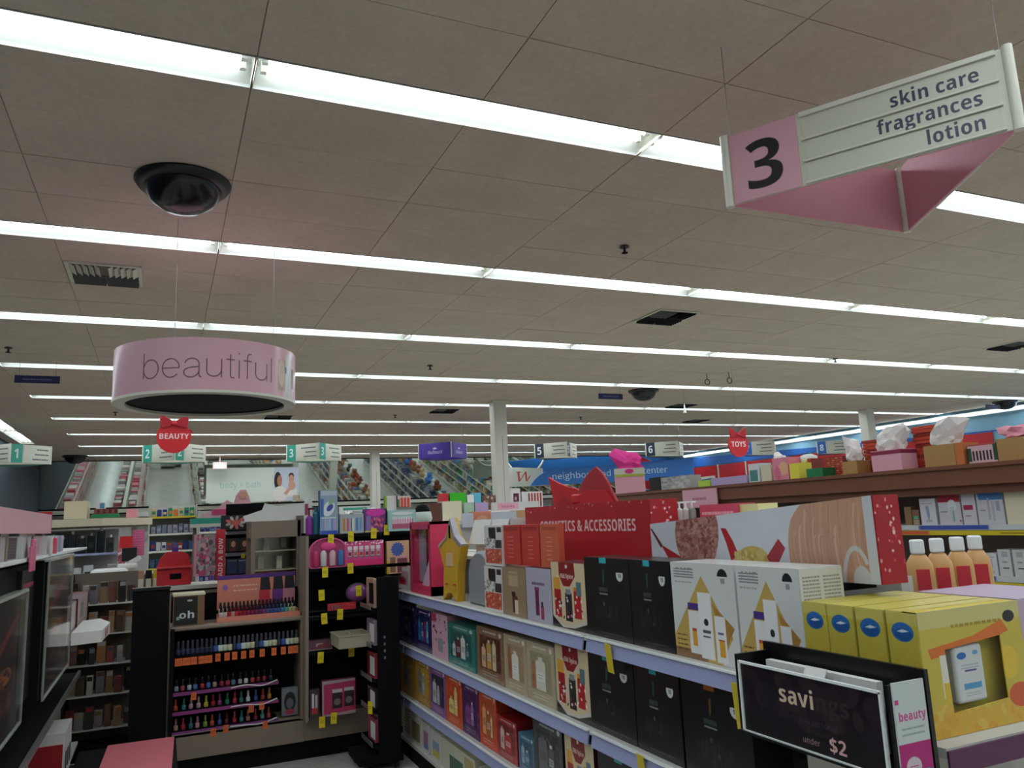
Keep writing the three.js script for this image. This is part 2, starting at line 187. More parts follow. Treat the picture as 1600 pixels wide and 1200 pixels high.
// middle distance
def('brownpat', 64, 48, '#5a3c30', () => { R('#6a4a3c', 0, 0, 1, 1); SPECK(['#c8b8a0', '#3c2c28', '#8a6a5c'], 20, 0.1); });
def('maroonp', 48, 48, '#d8d4d0', () => { R('#dad6d2', 0, 0, 1, 1); R('#54202c', 0.25, 0.25, 0.6, 0.6); E('#c8a0a8', 0.5, 0.5, 0.12, 0.1); });
def('redwhite', 96, 40, '#c8c4c0', () => { R('#d8d4d0', 0, 0, 1, 1); for (let i = 0; i < 5; i++) R(i % 2 ? '#b8342c' : '#8a3c3c', 0.3 + i * 0.14, 0.1, 0.08, 0.8); });
def('whitehdr', 256, 48, '#cfd3da', () => { R('#cdd2da', 0, 0, 1, 1); R('#db8a6c', 0.16, 0, 0.26, 0.85); E('#e0a488', 0.29, 0.5, 0.08, 0.3); R('#cfa070', 0.8, 0, 0.2, 1); });
def('pinkhdr', 192, 40, '#cfcfca', () => { R('#d0d0ca', 0, 0, 1, 1); R('#e2a4b4', 0.12, 0.1, 0.44, 0.8); T('beauty', 0.34, 0.5, 0.4, '#c8607c'); });
def('blossom', 128, 72, '#0e0e10', () => { R('#121214', 0, 0, 1, 1); for (let i = 0; i < 9; i++) { const a = i * 0.7; E(['#c8b4a8', '#a8988c', '#d0645c'][i % 3], 0.5 + 0.26 * Math.cos(a), 0.5 + 0.3 * Math.sin(a), 0.1, 0.1, a); } E('#c8584c', 0.5, 0.52, 0.14, 0.2); });
def('portraits', 128, 72, '#141012', () => { R('#141012', 0, 0, 1, 1); for (const a of [0.3, 0.76]) { E('#3c1c18', a, 0.45, 0.16, 0.4); E('#c88a6c', a + 0.02, 0.45, 0.09, 0.24); R('#6a1c20', a - 0.12, 0.78, 0.24, 0.22); } });
def('navybox', 128, 80, '#1c2438', () => { R('#141a2a', 0, 0, 1, 1); R('#2c3a5c', 0.08, 0.14, 0.38, 0.8); R('#34405c', 0.54, 0.14, 0.38, 0.8); R('#a8b4c4', 0.54, 0.1, 0.38, 0.06); R('#8a98ac', 0.08, 0.08, 0.38, 0.05); });
def('bow', 64, 288, '#b81c28', (x) => { R('#cf2030', 0, 0, 1, 1); x.save(); x.translate(C.w * 0.54, C.h * 0.99); x.rotate(-Math.PI / 2); x.fillStyle = '#f0dcdc'; x.font = 'bold 42px sans-serif'; x.textBaseline = 'middle'; x.fillText("T ADD A BOW", -16, 0, 250); x.restore(); });
def('pinkclut', 128, 224, '#c86a80', () => { R('#b0788a', 0, 0, 1, 1); SPECK(['#c83a6c', '#8a8c84', '#d898a8', '#6a5c58', '#a8a89c', '#b04a74', '#54504a'], 120, 0.12); R('#d08a9c', 0, 0, 0.12, 1); });
def('pinkwrap', 64, 112, '#b84a74', () => { R('#cf5c88', 0, 0, 1, 1); for (let i = 0; i < 10; i++) R('#dc8aa4', 0.1, i * 0.1, 0.8, 0.02); });
def('ornam', 128, 32, '#5a1c20', () => { R('#6a2428', 0, 0, 1, 1); for (let i = 0; i < 8; i++) E(i % 2 ? '#3c1c20' : '#8a3438', 0.06 + i * 0.125, 0.5, 0.06, 0.4); });
def('whiteteal', 48, 48, '#d8dcdc', () => { R('#dce2e2', 0, 0, 1, 1); R('#5a9cb4', 0.4, 0.1, 0.5, 0.7); });
def('board1', 192, 32, '#d8d8d0', () => { R('#d8d8d0', 0, 0, 1, 1); LINES('#6a7080', 0.5, 0.4, 0.16, 1, 0.1, 0.2); });
def('boardteal', 192, 48, '#d8dcd8', () => { R('#dce0dc', 0, 0, 1, 1); R('#3c9c84', 0.12, 0.18, 0.86, 0.3); LINES('#5c6a68', 0.2, 0.62, 0.5, 2, 0.16, 0.1); });
def('boardmint', 96, 32, '#d8dcd8', () => { R('#dce0dc', 0, 0, 1, 1); R('#9ccab8', 0.1, 0.3, 0.4, 0.3); });
def('tealwhite', 48, 64, '#b8c8c4', () => { R('#d8dcd8', 0, 0, 1, 1); R('#4a8c84', 0.1, 0.35, 0.7, 0.6); });
def('pinkpeach', 64, 64, '#d87a94', () => { R('#e28aa0', 0, 0, 1, 1); E('#e8b48c', 0.7, 0.5, 0.3, 0.3); E('#d86a84', 0.3, 0.7, 0.2, 0.3); });
def('redpattern', 96, 96, '#8a2c20', () => { R('#a83a28', 0, 0, 1, 1); for (let i = 0; i < 9; i++) { R('#5a2418', 0, i * 0.11, 1, 0.025); for (let j = 0; j < 4; j++) R(['#d8603c', '#c84a30', '#e0905c'][(i + j) % 3], 0.05 + j * 0.25 + (i % 2) * 0.06, i * 0.11 + 0.03, 0.16, 0.06); } });
def('stripes', 128, 80, '#1c2c24', () => { R('#d8b0b4', 0, 0, 1, 1); R('#b8524c', 0, 0, 1, 0.08); for (let i = 0; i < 6; i++) R('#16161a', 0.16 + i * 0.12, 0.36, 0.06, 0.5); R('#1f4c34', 0, 0.2, 0.12, 0.7); R('#1f4c34', 0.88, 0.05, 0.12, 0.85); });
def('browngreen', 40, 64, '#6a5240', () => { R('#7a5c48', 0, 0, 1, 1); R('#4fb08a', 0.2, 0.4, 0.6, 0.2); R('#a8907c', 0.1, 0.65, 0.8, 0.3); });
def('whitetube', 96, 112, '#c8c8cc', () => { R('#cfcfd2', 0, 0, 1, 1); R('#a8888c', 0.1, 0.18, 0.7, 0.025); G('#8c9cbc', [0.35, 0.28], [0.55, 0.28], [0.6, 0.6], [0.5, 0.9], [0.4, 0.6]); R('#b0a8a4', 0.3, 0.8, 0.4, 0.1); });
def('redwhitebox', 128, 128, '#c4c2c6', () => { R('#c6c4c8', 0, 0, 1, 1); R('#a41c2c', 0, 0, 1, 0.24); E('#d4dada', 0.62, 0.36, 0.2, 0.2); R('#b8c4c2', 0.52, 0.4, 0.2, 0.5); R('#8a9a9a', 0.62, 0.55, 0.07, 0.35); LINES('#5c5a60', 0.08, 0.55, 0.3, 1, 0.1, 0.03); R('#a41c3c', 0.9, 0.84, 0.07, 0.07); });
def('whitered', 80, 128, '#c4c2c6', () => { R('#c8c6ca', 0, 0, 1, 1); R('#a41c48', 0.1, 0.36, 0.7, 0.16); LINES('#a43a3c', 0.2, 0.7, 0.4, 1, 0.1, 0.03); });
def('bluewhite', 160, 128, '#c2c2c6', () => { R('#c4c4c8', 0, 0, 1, 1); G('#4a7cb8', [0.04, 0.03], [1, 0.03], [1, 0.26], [0.1, 0.26]); R('#a8a4b0', 0.4, 0.2, 0.08, 0.66); R('#b4b0bc', 0.55, 0.3, 0.1, 0.6); R('#98a0b0', 0.72, 0.3, 0.14, 0.3); LINES('#6a6a70', 0.1, 0.56, 0.2, 1, 0.1, 0.03); });
def('whitejar', 96, 96, '#c2c2c0', () => { R('#c6c6c4', 0, 0, 1, 1); R('#a4a4a4', 0.3, 0.08, 0.5, 0.2); LINES('#5c5c5c', 0.3, 0.45, 0.4, 1, 0.1, 0.04); R('#3c3c3c', 0.3, 0.68, 0.5, 0.04); });
def('pinksign', 128, 64, '#d59aa6', () => { R('#dda6b0', 0, 0, 1, 1); LINES('#b06a80', 0.3, 0.45, 0.4, 1, 0.1, 0.14); });
def('redpink', 128, 64, '#c8485c', () => { R('#d8506a', 0, 0, 1, 1); LINES('#f0b0b8', 0.06, 0.3, 0.86, 2, 0.2, 0.12); });
def('greyblack', 96, 96, '#a49c9c', () => { R('#b0a8a8', 0, 0, 1, 1); R('#3c3836', 0.35, 0.06, 0.6, 0.9); LINES('#6c6460', 0.42, 0.2, 0.46, 6, 0.12, 0.04); });
def('whitegrey', 64, 96, '#b8bab8', () => { R('#c2c4c2', 0, 0, 1, 1); R('#b0b4b4', 0.3, 0, 0.25, 1); });
def('palepink', 64, 96, '#b8a8a8', () => { R('#c4a8ac', 0, 0, 1, 1); R('#b08c94', 0.4, 0.2, 0.3, 0.7); });
def('lavgrey', 64, 96, '#a8a6b4', () => { R('#b4b2c0', 0, 0, 1, 1); R('#8c8aa0', 0.4, 0, 0.3, 1); });
def('whitemaroon', 64, 128, '#6a2434', () => { R('#c4b8b4', 0, 0, 1, 1); R('#7a2438', 0.9, 0, 0.1, 1); R('#a89c98', 0.2, 0.2, 0.3, 0.5); });
// large prints
def('cosmetics', 512, 128, '#a81620', () => { R('#b51a24', 0, 0, 1, 1); SPECK(['#e8c0b8', '#d84a4c'], 26, 0.006, 0, 0, 1, 0.1); T('COSMETICS & ACCESSORIES', 0.53, 0.37, 0.27, '#e6c8c4', 'bold', 'center', 'sans-serif', 0.86); });
def('redend', 64, 128, '#9c1620', () => { R('#a81824', 0, 0, 1, 1); SPECK(['#e8c8c4', '#d89c9c', '#c8404c'], 26, 0.06); });
def('picture', 768, 160, '#d2d2d4', (x) => {
  R('#ced1d6', 0, 0, 1, 1); G('#b01c28', [0.06, 0.48], [0.2, 0.84], [0.24, 1], [0.13, 1]); G('#5c1018', [0, 0.1], [0.012, 0.12], [0.07, 0.5], [0.06, 0.56]);
  x.save(); x.beginPath(); x.ellipse(C.w * 0.27, C.h * 0.3, C.w * 0.118, C.h * 0.78, 0.06, 0, 7); x.clip(); R('#a87468', 0.14, 0, 0.28, 1); SPECK(['#96584e', '#b88a7c', '#ac7a6c', '#8a4a42', '#c09486', '#a4685c'], 700, 0.012, 0.14, -0.1, 0.28, 1.2); x.restore();
  G('#b01c28', [0.4, 0.26], [0.425, 0.28], [0.475, 0.72], [0.44, 0.82]); E('#c8ae5c', 0.54, 1.02, 0.1, 0.42); SPECK(['#d0bc74', '#bc9f4c', '#d6c684'], 160, 0.012, 0.46, 0.68, 0.16, 0.4); G('#a83440', [0.6, 0.74], [0.655, 0.5], [0.68, 0.62], [0.63, 0.92]);
  x.save(); x.beginPath(); x.moveTo(C.w * 0.7, C.h); x.bezierCurveTo(C.w * 0.68, C.h * 0.5, C.w * 0.7, C.h * 0.1, C.w * 0.8, -20); x.lineTo(C.w * 1.1, -20); x.lineTo(C.w * 1.1, C.h * 1.2); x.lineTo(C.w * 0.7, C.h * 1.2); x.clip(); R('#c1957a', 0.6, 0, 0.4, 1); for (let i = 0; i < 60; i++) { x.strokeStyle = ['#c89e82', '#b88c70', '#d0ac92', '#bc9078'][i % 4]; x.lineWidth = rnd(2, 6); const a = rnd(0.66, 1.0) * C.w; x.beginPath(); x.moveTo(a, C.h * rnd(-0.1, 0.5)); x.bezierCurveTo(a - 12, C.h * 0.4, a - 10, C.h * 0.7, a + rnd(-8, 8), C.h * rnd(0.7, 1.2)); x.stroke(); } x.strokeStyle = '#c9c6c6'; x.lineWidth = 9; x.beginPath(); x.ellipse(C.w * 0.93, C.h * 1.1, C.w * 0.045, C.h * 0.5, 0, 3, 5.6); x.stroke(); E('#c4c6ca', 0.945, 1.0, 0.03, 0.2); R('#c9ccd2', 0.97, 0, 0.03, 1); x.restore(); });
def('yellowside', 72, 192, '#c9bb55', () => { R('#c4b443', 0, 0, 1, 1); R('#d0c463', 0, 0, 1, 0.1); E('#2a6cb4', 0.5, 0.16, 0.36, 0.08); E('#1c5496', 0.52, 0.18, 0.3, 0.05); G('#dfe8f0', [0.3, 0.16], [0.5, 0.135], [0.74, 0.15], [0.5, 0.165]); SPECK(['#bfab3c', '#c9ba4c', '#c2a83e'], 40, 0.08, 0, 0.35, 1, 0.6); LINES('#a8923c', 0.3, 0.75, 0.4, 2, 0.05, 0.02); });
def('yellowfront', 288, 256, '#c4b443', (x) => { R('#cbb84c', 0, 0, 1, 1); R('#cfc682', 0, 0, 1, 0.14); LINES('#a88c2c', 0.3, 0.13, 0.5, 1, 0.1, 0.025); G('#d9732c', [0.06, 0.3], [0.5, 0.24], [0.8, 0.14], [0.86, 0.24], [0.5, 0.34], [0.08, 0.38]); E('#26262c', 0.88, 0.12, 0.06, 0.05); G('#dcae3c', [0, 0.84], [0.3, 0.8], [0.7, 0.84], [1, 0.78], [1, 1], [0, 1]); SPECK(['#d8a434', '#dcb048', '#d6b442', '#e0be54'], 70, 0.05, 0, 0.76, 1, 0.24); E('#d4603c', 0.9, 0.78, 0.12, 0.1); R('#dcdccc', 0.16, 0.36, 0.08, 0.34); R('#d8b83c', 0.17, 0.58, 0.06, 0.16); E('#e0c040', 0.82, 0.5, 0.1, 0.14); });
def('lotiontube', 96, 192, '#cfd2d2', () => { R('#d6dada', 0, 0, 1, 1); E('#2a6cb4', 0.25, 0.18, 0.16, 0.06); E('#6aa4c8', 0.72, 0.15, 0.1, 0.04); LINES('#8c9ca8', 0.2, 0.34, 0.6, 2, 0.05, 0.015); R('#5c4a80', 0.3, 0.43, 0.4, 0.03); R('#4f9ccc', 0.22, 0.66, 0.6, 0.1); LINES('#9ca8b0', 0.25, 0.82, 0.5, 2, 0.04, 0.012); });
def('lavbox', 96, 128, '#b8a4bc', () => { R('#c0aac4', 0, 0, 1, 1); R('#d8cc5c', 0.1, 0.5, 0.6, 0.5); E('#3a6cb4', 0.2, 0.3, 0.15, 0.1); });
def('savings', 384, 160, '#0c0a0e', () => { R('#17111a', 0, 0, 1, 1); SPECK(['#2a1c26', '#201822', '#30202a'], 40, 0.08, 0, 0, 1, 0.6); T('savings', 0.3, 0.3, 0.34, '#3a2c34', 'bold', 'left'); T('savi', 0.3, 0.3, 0.34, '#d8c4a8', 'bold', 'left'); T('beauty and personal', 0.5, 0.6, 0.11, '#4c3c4c', ''); T('accessories', 0.6, 0.72, 0.1, '#43343c', ''); T('under', 0.58, 0.86, 0.11, '#b08c8c', '', 'right'); T('$2', 0.7, 0.82, 0.26, '#d8b0a8'); });  // end of the word printed dim, loss to glare put into the colour
def('beautytag', 96, 192, '#d8dcdc', () => { R('#c9d2d0', 0, 0, 1, 0.64); T('beauty', 0.52, 0.36, 0.13, '#c83c84', 'bold'); LINES('#8c9a98', 0.15, 0.48, 0.7, 2, 0.06, 0.02); R('#b41c74', 0, 0.64, 1, 0.36); E('#cfc4cc', 0.4, 0.88, 0.24, 0.1); LINES('#b43c80', 0.26, 0.87, 0.28, 2, 0.03, 0.012); E('#3c9ca8', 0.8, 1, 0.24, 0.08); R('#c83c84', 0.02, 0.18, 0.12, 0.05); });
def('beautiful', 1024, 160, '#cfa2ac', (x) => { R('#d7a6b0', 0, 0, 1, 1);
  const X = 54, asc = 74, B = 116, st = []; let o = 0;                       // thin single-stroke letters, baseline B
  const L = (...p) => st.push((c) => { c.moveTo(p[0], -p[1]); for (let i = 2; i < p.length; i += 2) c.lineTo(p[i], -p[i + 1]); });
  const Q = (a, b, c1, d1, c2, d2, e, f) => st.push((c) => { c.moveTo(a, -b); c.bezierCurveTo(c1, -d1, c2, -d2, e, -f); });
  const O = (cx, cy, rx, ry, a0 = 0, a1 = Math.PI * 2) => st.push((c) => { c.moveTo(cx + rx * Math.cos(a0), -cy + ry * Math.sin(a0)); c.ellipse(cx, -cy, rx, ry, 0, a0, a1); });
  const h = X / 2, u = () => { L(o, X, o, h * 0.75); Q(o, h * 0.75, o, -4, o + 42, -4, o + 42, h * 0.9); L(o + 42, X, o + 42, 0); o += 60; };
  L(o, asc, o, 0); O(o + 25, h, 25, h); o += 64;
  O(o + 24, h, 25, h, 0.7, Math.PI * 2); L(o, h, o + 49, h); o += 62;
  Q(o + 3, X * 0.74, o + 6, X * 1.08, o + 43, X * 1.1, o + 43, X * 0.66); L(o + 43, X * 0.66, o + 43, 8); Q(o + 43, 8, o + 43, 1, o + 46, 0, o + 50, 0); Q(o + 43, X * 0.56, o + 20, X * 0.52, o, X * 0.5, o, X * 0.24); Q(o, X * 0.24, o + 2, -7, o + 43, -6, o + 43, X * 0.4); o += 64;
  u(); L(o + 8, X * 1.28, o + 8, 10); Q(o + 8, 10, o + 8, 0, o + 12, 0, o + 20, 1); L(o - 4, X, o + 20, X); o += 34;
  L(o, X, o, 0); L(o, asc - 3, o, asc + 2); o += 16; Q(o + 24, asc + 1, o + 10, asc + 3, o + 10, asc - 6, o + 10, X); L(o + 10, X, o + 10, 0); L(o - 2, X, o + 24, X); o += 38; u(); L(o, asc, o, 0);
  x.save(); x.translate(C.w * 0.505 - o * 0.5 * 1.16, B); x.scale(1.16, 1); x.strokeStyle = '#5f3947'; x.lineWidth = 3.2; x.lineCap = 'butt'; for (const f of st) { x.beginPath(); f(x); x.stroke(); } x.restore();
  R('#b89a84', 0.765, 0.24, 0.05, 0.6); E('#d8c4b0', 0.79, 0.5, 0.02, 0.26); R('#c8c8c4', 0.815, 0.1, 0.05, 0.9); R('#5c5c60', 0.81, 0.36, 0.012, 0.12); R('#6a6058', 0.87, 0.34, 0.03, 0.4); });
def('skincare', 512, 64, '#c9cab8', () => { R('#c9cab8', 0, 0, 1, 1); T('skin care', 0.93, 0.48, 0.98, '#2c3048', 'bold', 'right', 'sans-serif', 0.84); });
def('fragrances', 512, 64, '#c9cab8', () => { R('#c9cab8', 0, 0, 1, 1); T('fragrances', 0.93, 0.48, 0.98, '#2c3048', 'bold', 'right', 'sans-serif', 0.84); });
def('lotion', 512, 64, '#c9cab8', () => { R('#c9cab8', 0, 0, 1, 1); T('lotion', 0.93, 0.48, 0.98, '#2c3048', 'bold', 'right', 'sans-serif', 0.84); });
def('three', 128, 128, '#d3a0ab', () => { R('#d8a4b0', 0, 0, 1, 1); T('3', 0.5, 0.54, 0.94, '#141214', 'bold', 'center', 'sans-serif', 1.15); });
for (const n of ['1', '2', '3']) def('t' + n, 48, 64, '#2f9c86', () => { R('#2f9c86', 0, 0, 1, 1); T(n, 0.5, 0.52, 0.72, '#d6e6e0'); });
for (const n of ['5', '6']) def('t' + n, 48, 64, '#1f2c40', () => { R('#1f2c40', 0, 0, 1, 1); T(n, 0.5, 0.52, 0.76, '#e2e4e4'); });
for (const n of ['7', '8']) def('t' + n, 48, 64, '#2f68b8', () => { R('#2f68b8', 0, 0, 1, 1); T(n, 0.5, 0.52, 0.72, '#dfe6ee'); });
for (let v = 0; v < 3; v++) def('wlines' + v, 144, 64, '#c9c9b8', () => { R('#cbcbba', 0, 0, 1, 1); LINES('#4a4a4c', 0.5 - v * 0.14, 0.18, 0.44 + v * 0.12, 1, 0.1, 0.08); LINES('#4a4a4c', 0.42, 0.48, 0.52, 1, 0.1, 0.08); LINES('#4a4a4c', 0.34, 0.78, 0.6, 1, 0.1, 0.08); });
def('hallmark', 192, 80, '#3c2484', (x) => { R('#442a90', 0, 0, 1, 1); T('Hallmark', 0.5, 0.62, 0.3, '#d8d0e4', 'italic', 'center', 'serif', 0.9); G('#d8d0e4', [0.44, 0.42], [0.43, 0.28], [0.465, 0.36], [0.5, 0.24], [0.535, 0.36], [0.57, 0.28], [0.56, 0.42]); });
def('beautydisc', 192, 192, '#b81a22', () => { R('#cf2029', 0, 0, 1, 1); T('BEAUTY', 0.5, 0.48, 0.235, '#eed6d2'); });
def('toysdisc', 192, 192, '#b81a22', () => { R('#cf2029', 0, 0, 1, 1); T('TOYS', 0.5, 0.48, 0.31, '#eed6d2'); });
def('bodybath', 512, 192, '#cfd6c8', () => { R('#d6ded0', 0, 0, 1, 1); T('body + bath', 0.36, 0.5, 0.24, '#a9c6bc', '', 'center', 'sans-serif', 0.92); R('#c4ccd8', 0.72, 0, 0.28, 1); E('#2c1c1c', 0.765, 0.4, 0.04, 0.26); E('#b07a5c', 0.785, 0.4, 0.028, 0.16); E('#e4ddd4', 0.79, 0.8, 0.08, 0.24); R('#e2dcd2', 0.8, 0.66, 0.18, 0.22); E('#3c2c2c', 0.915, 0.27, 0.03, 0.1); E('#c8947a', 0.915, 0.36, 0.03, 0.13); E('#cc9c80', 0.92, 0.55, 0.04, 0.14); G('#cc9c80', [0.83, 0.78], [0.9, 0.56], [0.93, 0.6], [0.86, 0.84]); R('#b8a890', 0.93, 0.84, 0.07, 0.16); });
def('health', 768, 144, '#2f74c4', () => { R('#3379c8', 0, 0, 1, 1); T('neighborhood health center', 0.5, 0.5, 0.6, '#d4e2f0', '', 'center', 'sans-serif', 0.66); });
def('dubya', 96, 96, '#d4d8cc', () => { R('#d6dace', 0, 0, 1, 1); T('W', 0.52, 0.5, 0.95, '#c8463c', 'italic', 'center', 'serif', 1.15); });
def('redpanel', 96, 128, '#b81c24', () => { R('#c42029', 0, 0, 1, 1); });
def('redpanelpic', 96, 128, '#b81c24', () => { R('#c42029', 0, 0, 1, 1); R('#d8d4c0', 0.1, 0.3, 0.8, 0.34); G('#3c6c8c', [0.2, 0.4], [0.8, 0.36], [0.7, 0.5]); R('#c8a83c', 0.15, 0.5, 0.5, 0.06); });
def('navysign', 192, 32, '#1c2250', () => { R('#1f2658', 0, 0, 1, 1); LINES('#7c84b4', 0.18, 0.42, 0.64, 1, 0.1, 0.16); });
def('polish', 320, 128, '#c8604c', () => { R('#d08068', 0, 0, 1, 1); R('#54287c', 0, 0, 1, 0.12); E('#8c5ca8', 0.1, 0.36, 0.035, 0.09); LINES('#e8b8a4', 0.2, 0.3, 0.3, 2, 0.14, 0.04); [['#c02c3c', 0.55], ['#6a2c84', 0.72], ['#c07c8c', 0.87]].forEach(([c, a]) => { R(c, a - 0.02, 0.5, 0.14, 0.5); G('#15131c', [a, 0.12], [a + 0.11, 0.12], [a + 0.13, 0.5], [a - 0.01, 0.5]); }); });
def('ohbox', 80, 128, '#161412', () => { R('#14100e', 0, 0, 1, 1); T('oh', 0.55, 0.66, 0.36, '#c8ccc8', 'bold'); R('#8aa49c', 0.1, 0.7, 0.14, 0.12); E('#b8b8b0', 0.66, 0.14, 0.12, 0.04); });
def('eyeglass', 96, 256, '#1c1a1a', () => { R('#2c2826', 0, 0, 1, 1); G('#8c3438', [0.15, 0.36], [0.9, 0.12], [0.9, 0.17], [0.2, 0.42]); R('#8a4c34', 0.3, 0.5, 0.2, 0.14); E('#a8623c', 0.55, 0.56, 0.16, 0.06); R('#6a4638', 0.3, 0.72, 0.16, 0.1); R('#74523c', 0.6, 0.7, 0.14, 0.12); SPECK(['#4a3430', '#3c2c2c', '#5c3c34'], 30, 0.08, 0.1, 0.3, 0.8, 0.5); });
def('blackred', 64, 160, '#0b0b0e', () => { R('#0d0d10', 0, 0, 1, 1); R('#8c3448', 0.1, 0.1, 0.8, 0.035); });
def('tag', 40, 56, '#d8c41c', () => { R('#e0cb1e', 0, 0, 1, 1); LINES('#7c6a1c', 0.15, 0.4, 0.6, 2, 0.14, 0.05); });
def('otag', 40, 48, '#d8642c', () => { R('#e06a30', 0, 0, 1, 1); LINES('#8a3c1c', 0.15, 0.3, 0.7, 3, 0.16, 0.05); });
def('bluestrip', 512, 24, '#b8bcc4', () => { R('#c4c6c4', 0, 0, 1, 1); for (let i = 0; i < 7; i++) R(i % 2 ? '#3c50a0' : '#6c80c0', 0.02 + i * 0.15, 0.1, 0.07, 0.8); });
def('yelstrip', 512, 20, '#c8b41c', () => { R('#d0bb1c', 0, 0, 1, 1); for (let i = 0; i < 5; i++) { LINES('#8a7a14', 0.05 + i * 0.2, 0.4, 0.06, 1, 0.1, 0.3); R('#c8582c', 0.13 + i * 0.2, 0.1, 0.05, 0.8); } });

// ---------------------------------------------------------------- materials
function noiseTex(w, base, amp, cells) {
  const d = new Uint8Array(w * w * 4), g = []; for (const n of cells) { const a = []; for (let i = 0; i < n * n; i++) a.push(rnd(-1, 1)); g.push(a); }
  for (let y = 0; y < w; y++) for (let x = 0; x < w; x++) {
    let v = 0; cells.forEach((n, k) => { const fx = x / w * n, fy = y / w * n, ix = Math.floor(fx), iy = Math.floor(fy), tx = fx - ix, ty = fy - iy, q = (a, b) => g[k][((b + n) % n) * n + (a + n) % n]; v += (q(ix, iy) * (1 - tx) * (1 - ty) + q(ix + 1, iy) * tx * (1 - ty) + q(ix, iy + 1) * (1 - tx) * ty + q(ix + 1, iy + 1) * tx * ty) / cells.length; });
    const i = (y * w + x) * 4; for (let c = 0; c < 3; c++) d[i + c] = Math.max(0, Math.min(255, base[c] + v * amp)); d[i + 3] = 255;
  }
  const t = new THREE.DataTexture(d, w, w); t.colorSpace = THREE.SRGBColorSpace; t.magFilter = THREE.LinearFilter; t.wrapS = t.wrapT = THREE.RepeatWrapping; t.needsUpdate = true; return t;
}
const M = {
  tile: new THREE.MeshStandardMaterial({ map: noiseTex(256, [197, 184, 168], 12, [5, 40, 128]), roughness: 0.95 }),
  grid: std('#a39a8d', 0.9), plenum: std('#3a3836', 0.95),
  floor: new THREE.MeshStandardMaterial({ map: noiseTex(256, [196, 194, 186], 20, [4, 24, 90]), roughness: 0.22 }),
  white: std('#e2e2dc', 0.5), whiteEnamel: std('#e9eeec', 0.35), cream: std('#cfcfbd', 0.5), creamEdge: std('#d9d8c8', 0.45), pinkSign: std('#d8a4b0', 0.55), pinkInner: std('#d99aa8', 0.6),
  tube: new THREE.MeshStandardMaterial({ color: '#ffffff', emissive: new THREE.Color(0.93, 1, 0.98), emissiveIntensity: 9.0, roughness: 0.4 }),
  blackPlastic: std('#0b0b0d', 0.35), blackMatte: new THREE.MeshPhysicalMaterial({ color: '#0c0c0e', roughness: 0.8, specularIntensity: 0.35 }), darkDome: new THREE.MeshPhysicalMaterial({ color: '#08080a', roughness: 0.2 }),
  metal: std('#8a8a88', 0.45, { metalness: 0.7 }), darkMetal: std('#4a4a4a', 0.5, { metalness: 0.6 }),
  mirror: new THREE.MeshStandardMaterial({ color: '#d2dcd6', metalness: 1, roughness: 0.03 }),
  slate: std('#37424a', 0.75), blueWall: std('#8fc2dc', 0.75), wallPaint: std('#bdbcb4', 0.8), brownWood: std('#74462f', 0.5),
  shelf: std('#c4c2ba', 0.55), strip: std('#9ea5cb', 0.4), taupe: std('#8a7b6a', 0.6), umber: std('#6f6357', 0.6), teal: std('#2f9c86', 0.5), red: std('#c81f28', 0.55), crimson: std('#ad1a26', 0.5), purple: std('#442a90', 0.5), navy: new THREE.MeshPhysicalMaterial({ color: '#12161c', roughness: 0.8, specularIntensity: 0.4 }), cardboard: std('#cdc3a6', 0.8),  // the darker red puts shade on the bow parts into their colour
  gap: std('#1c2048', 0.6), tissue: std('#e6dfda', 0.9), tissuePink: std('#e79aa8', 0.9), magenta: std('#d8348c', 0.8), kraft: std('#b08a54', 0.85), pinkbag: std('#e2a8b4', 0.7), yellowP: std('#d0b92e', 0.55), columnWhite: std('#d5d2c6', 0.6), salmon: std('#cf6a74', 0.7),
  film: new THREE.MeshPhysicalMaterial({ color: '#ffffff', transmission: 1, thickness: 0, roughness: 0.08, ior: 1.1 }),
  glass: new THREE.MeshPhysicalMaterial({ color: '#ffffff', transmission: 1, thickness: 0, roughness: 0.05 }),
};

// ---------------------------------------------------------------- the building
const { x0: RX0, x1: RX1, z0: RZ0, z1: RZ1 } = ROOM;
const floorGeo = bb(RX0 - 0.2, RX1 + 0.2, -0.2, 0, RZ0 - 0.2, RZ1 + 0.2); { const p = floorGeo.attributes.position, u = floorGeo.attributes.uv; for (let i = 0; i < p.count; i++) u.setXY(i, p.getX(i) / 1.2, p.getZ(i) / 1.2); }
struct('floor', floorGeo, M.floor, 'pale polished vinyl shop floor');
struct('wall_left', bb(RX0 - 0.2, RX0, 0, CEIL + 0.4, RZ0 - 0.2, RZ1 + 0.2), M.slate, 'dark slate painted left wall');
struct('wall_right', bb(RX1, RX1 + 0.2, 0, CEIL + 0.4, RZ0 - 0.2, RZ1 + 0.2), M.blueWall, 'sky blue right wall');
struct('wall_back', bb(RX0, RX1, 0, CEIL + 0.4, RZ0 - 0.2, RZ0), M.wallPaint, 'pale back wall under the tilted mirror');
struct('wall_front', bb(RX0, RX1, 0, CEIL + 0.4, RZ1, RZ1 + 0.2), M.wallPaint, 'shop front wall behind the viewer');
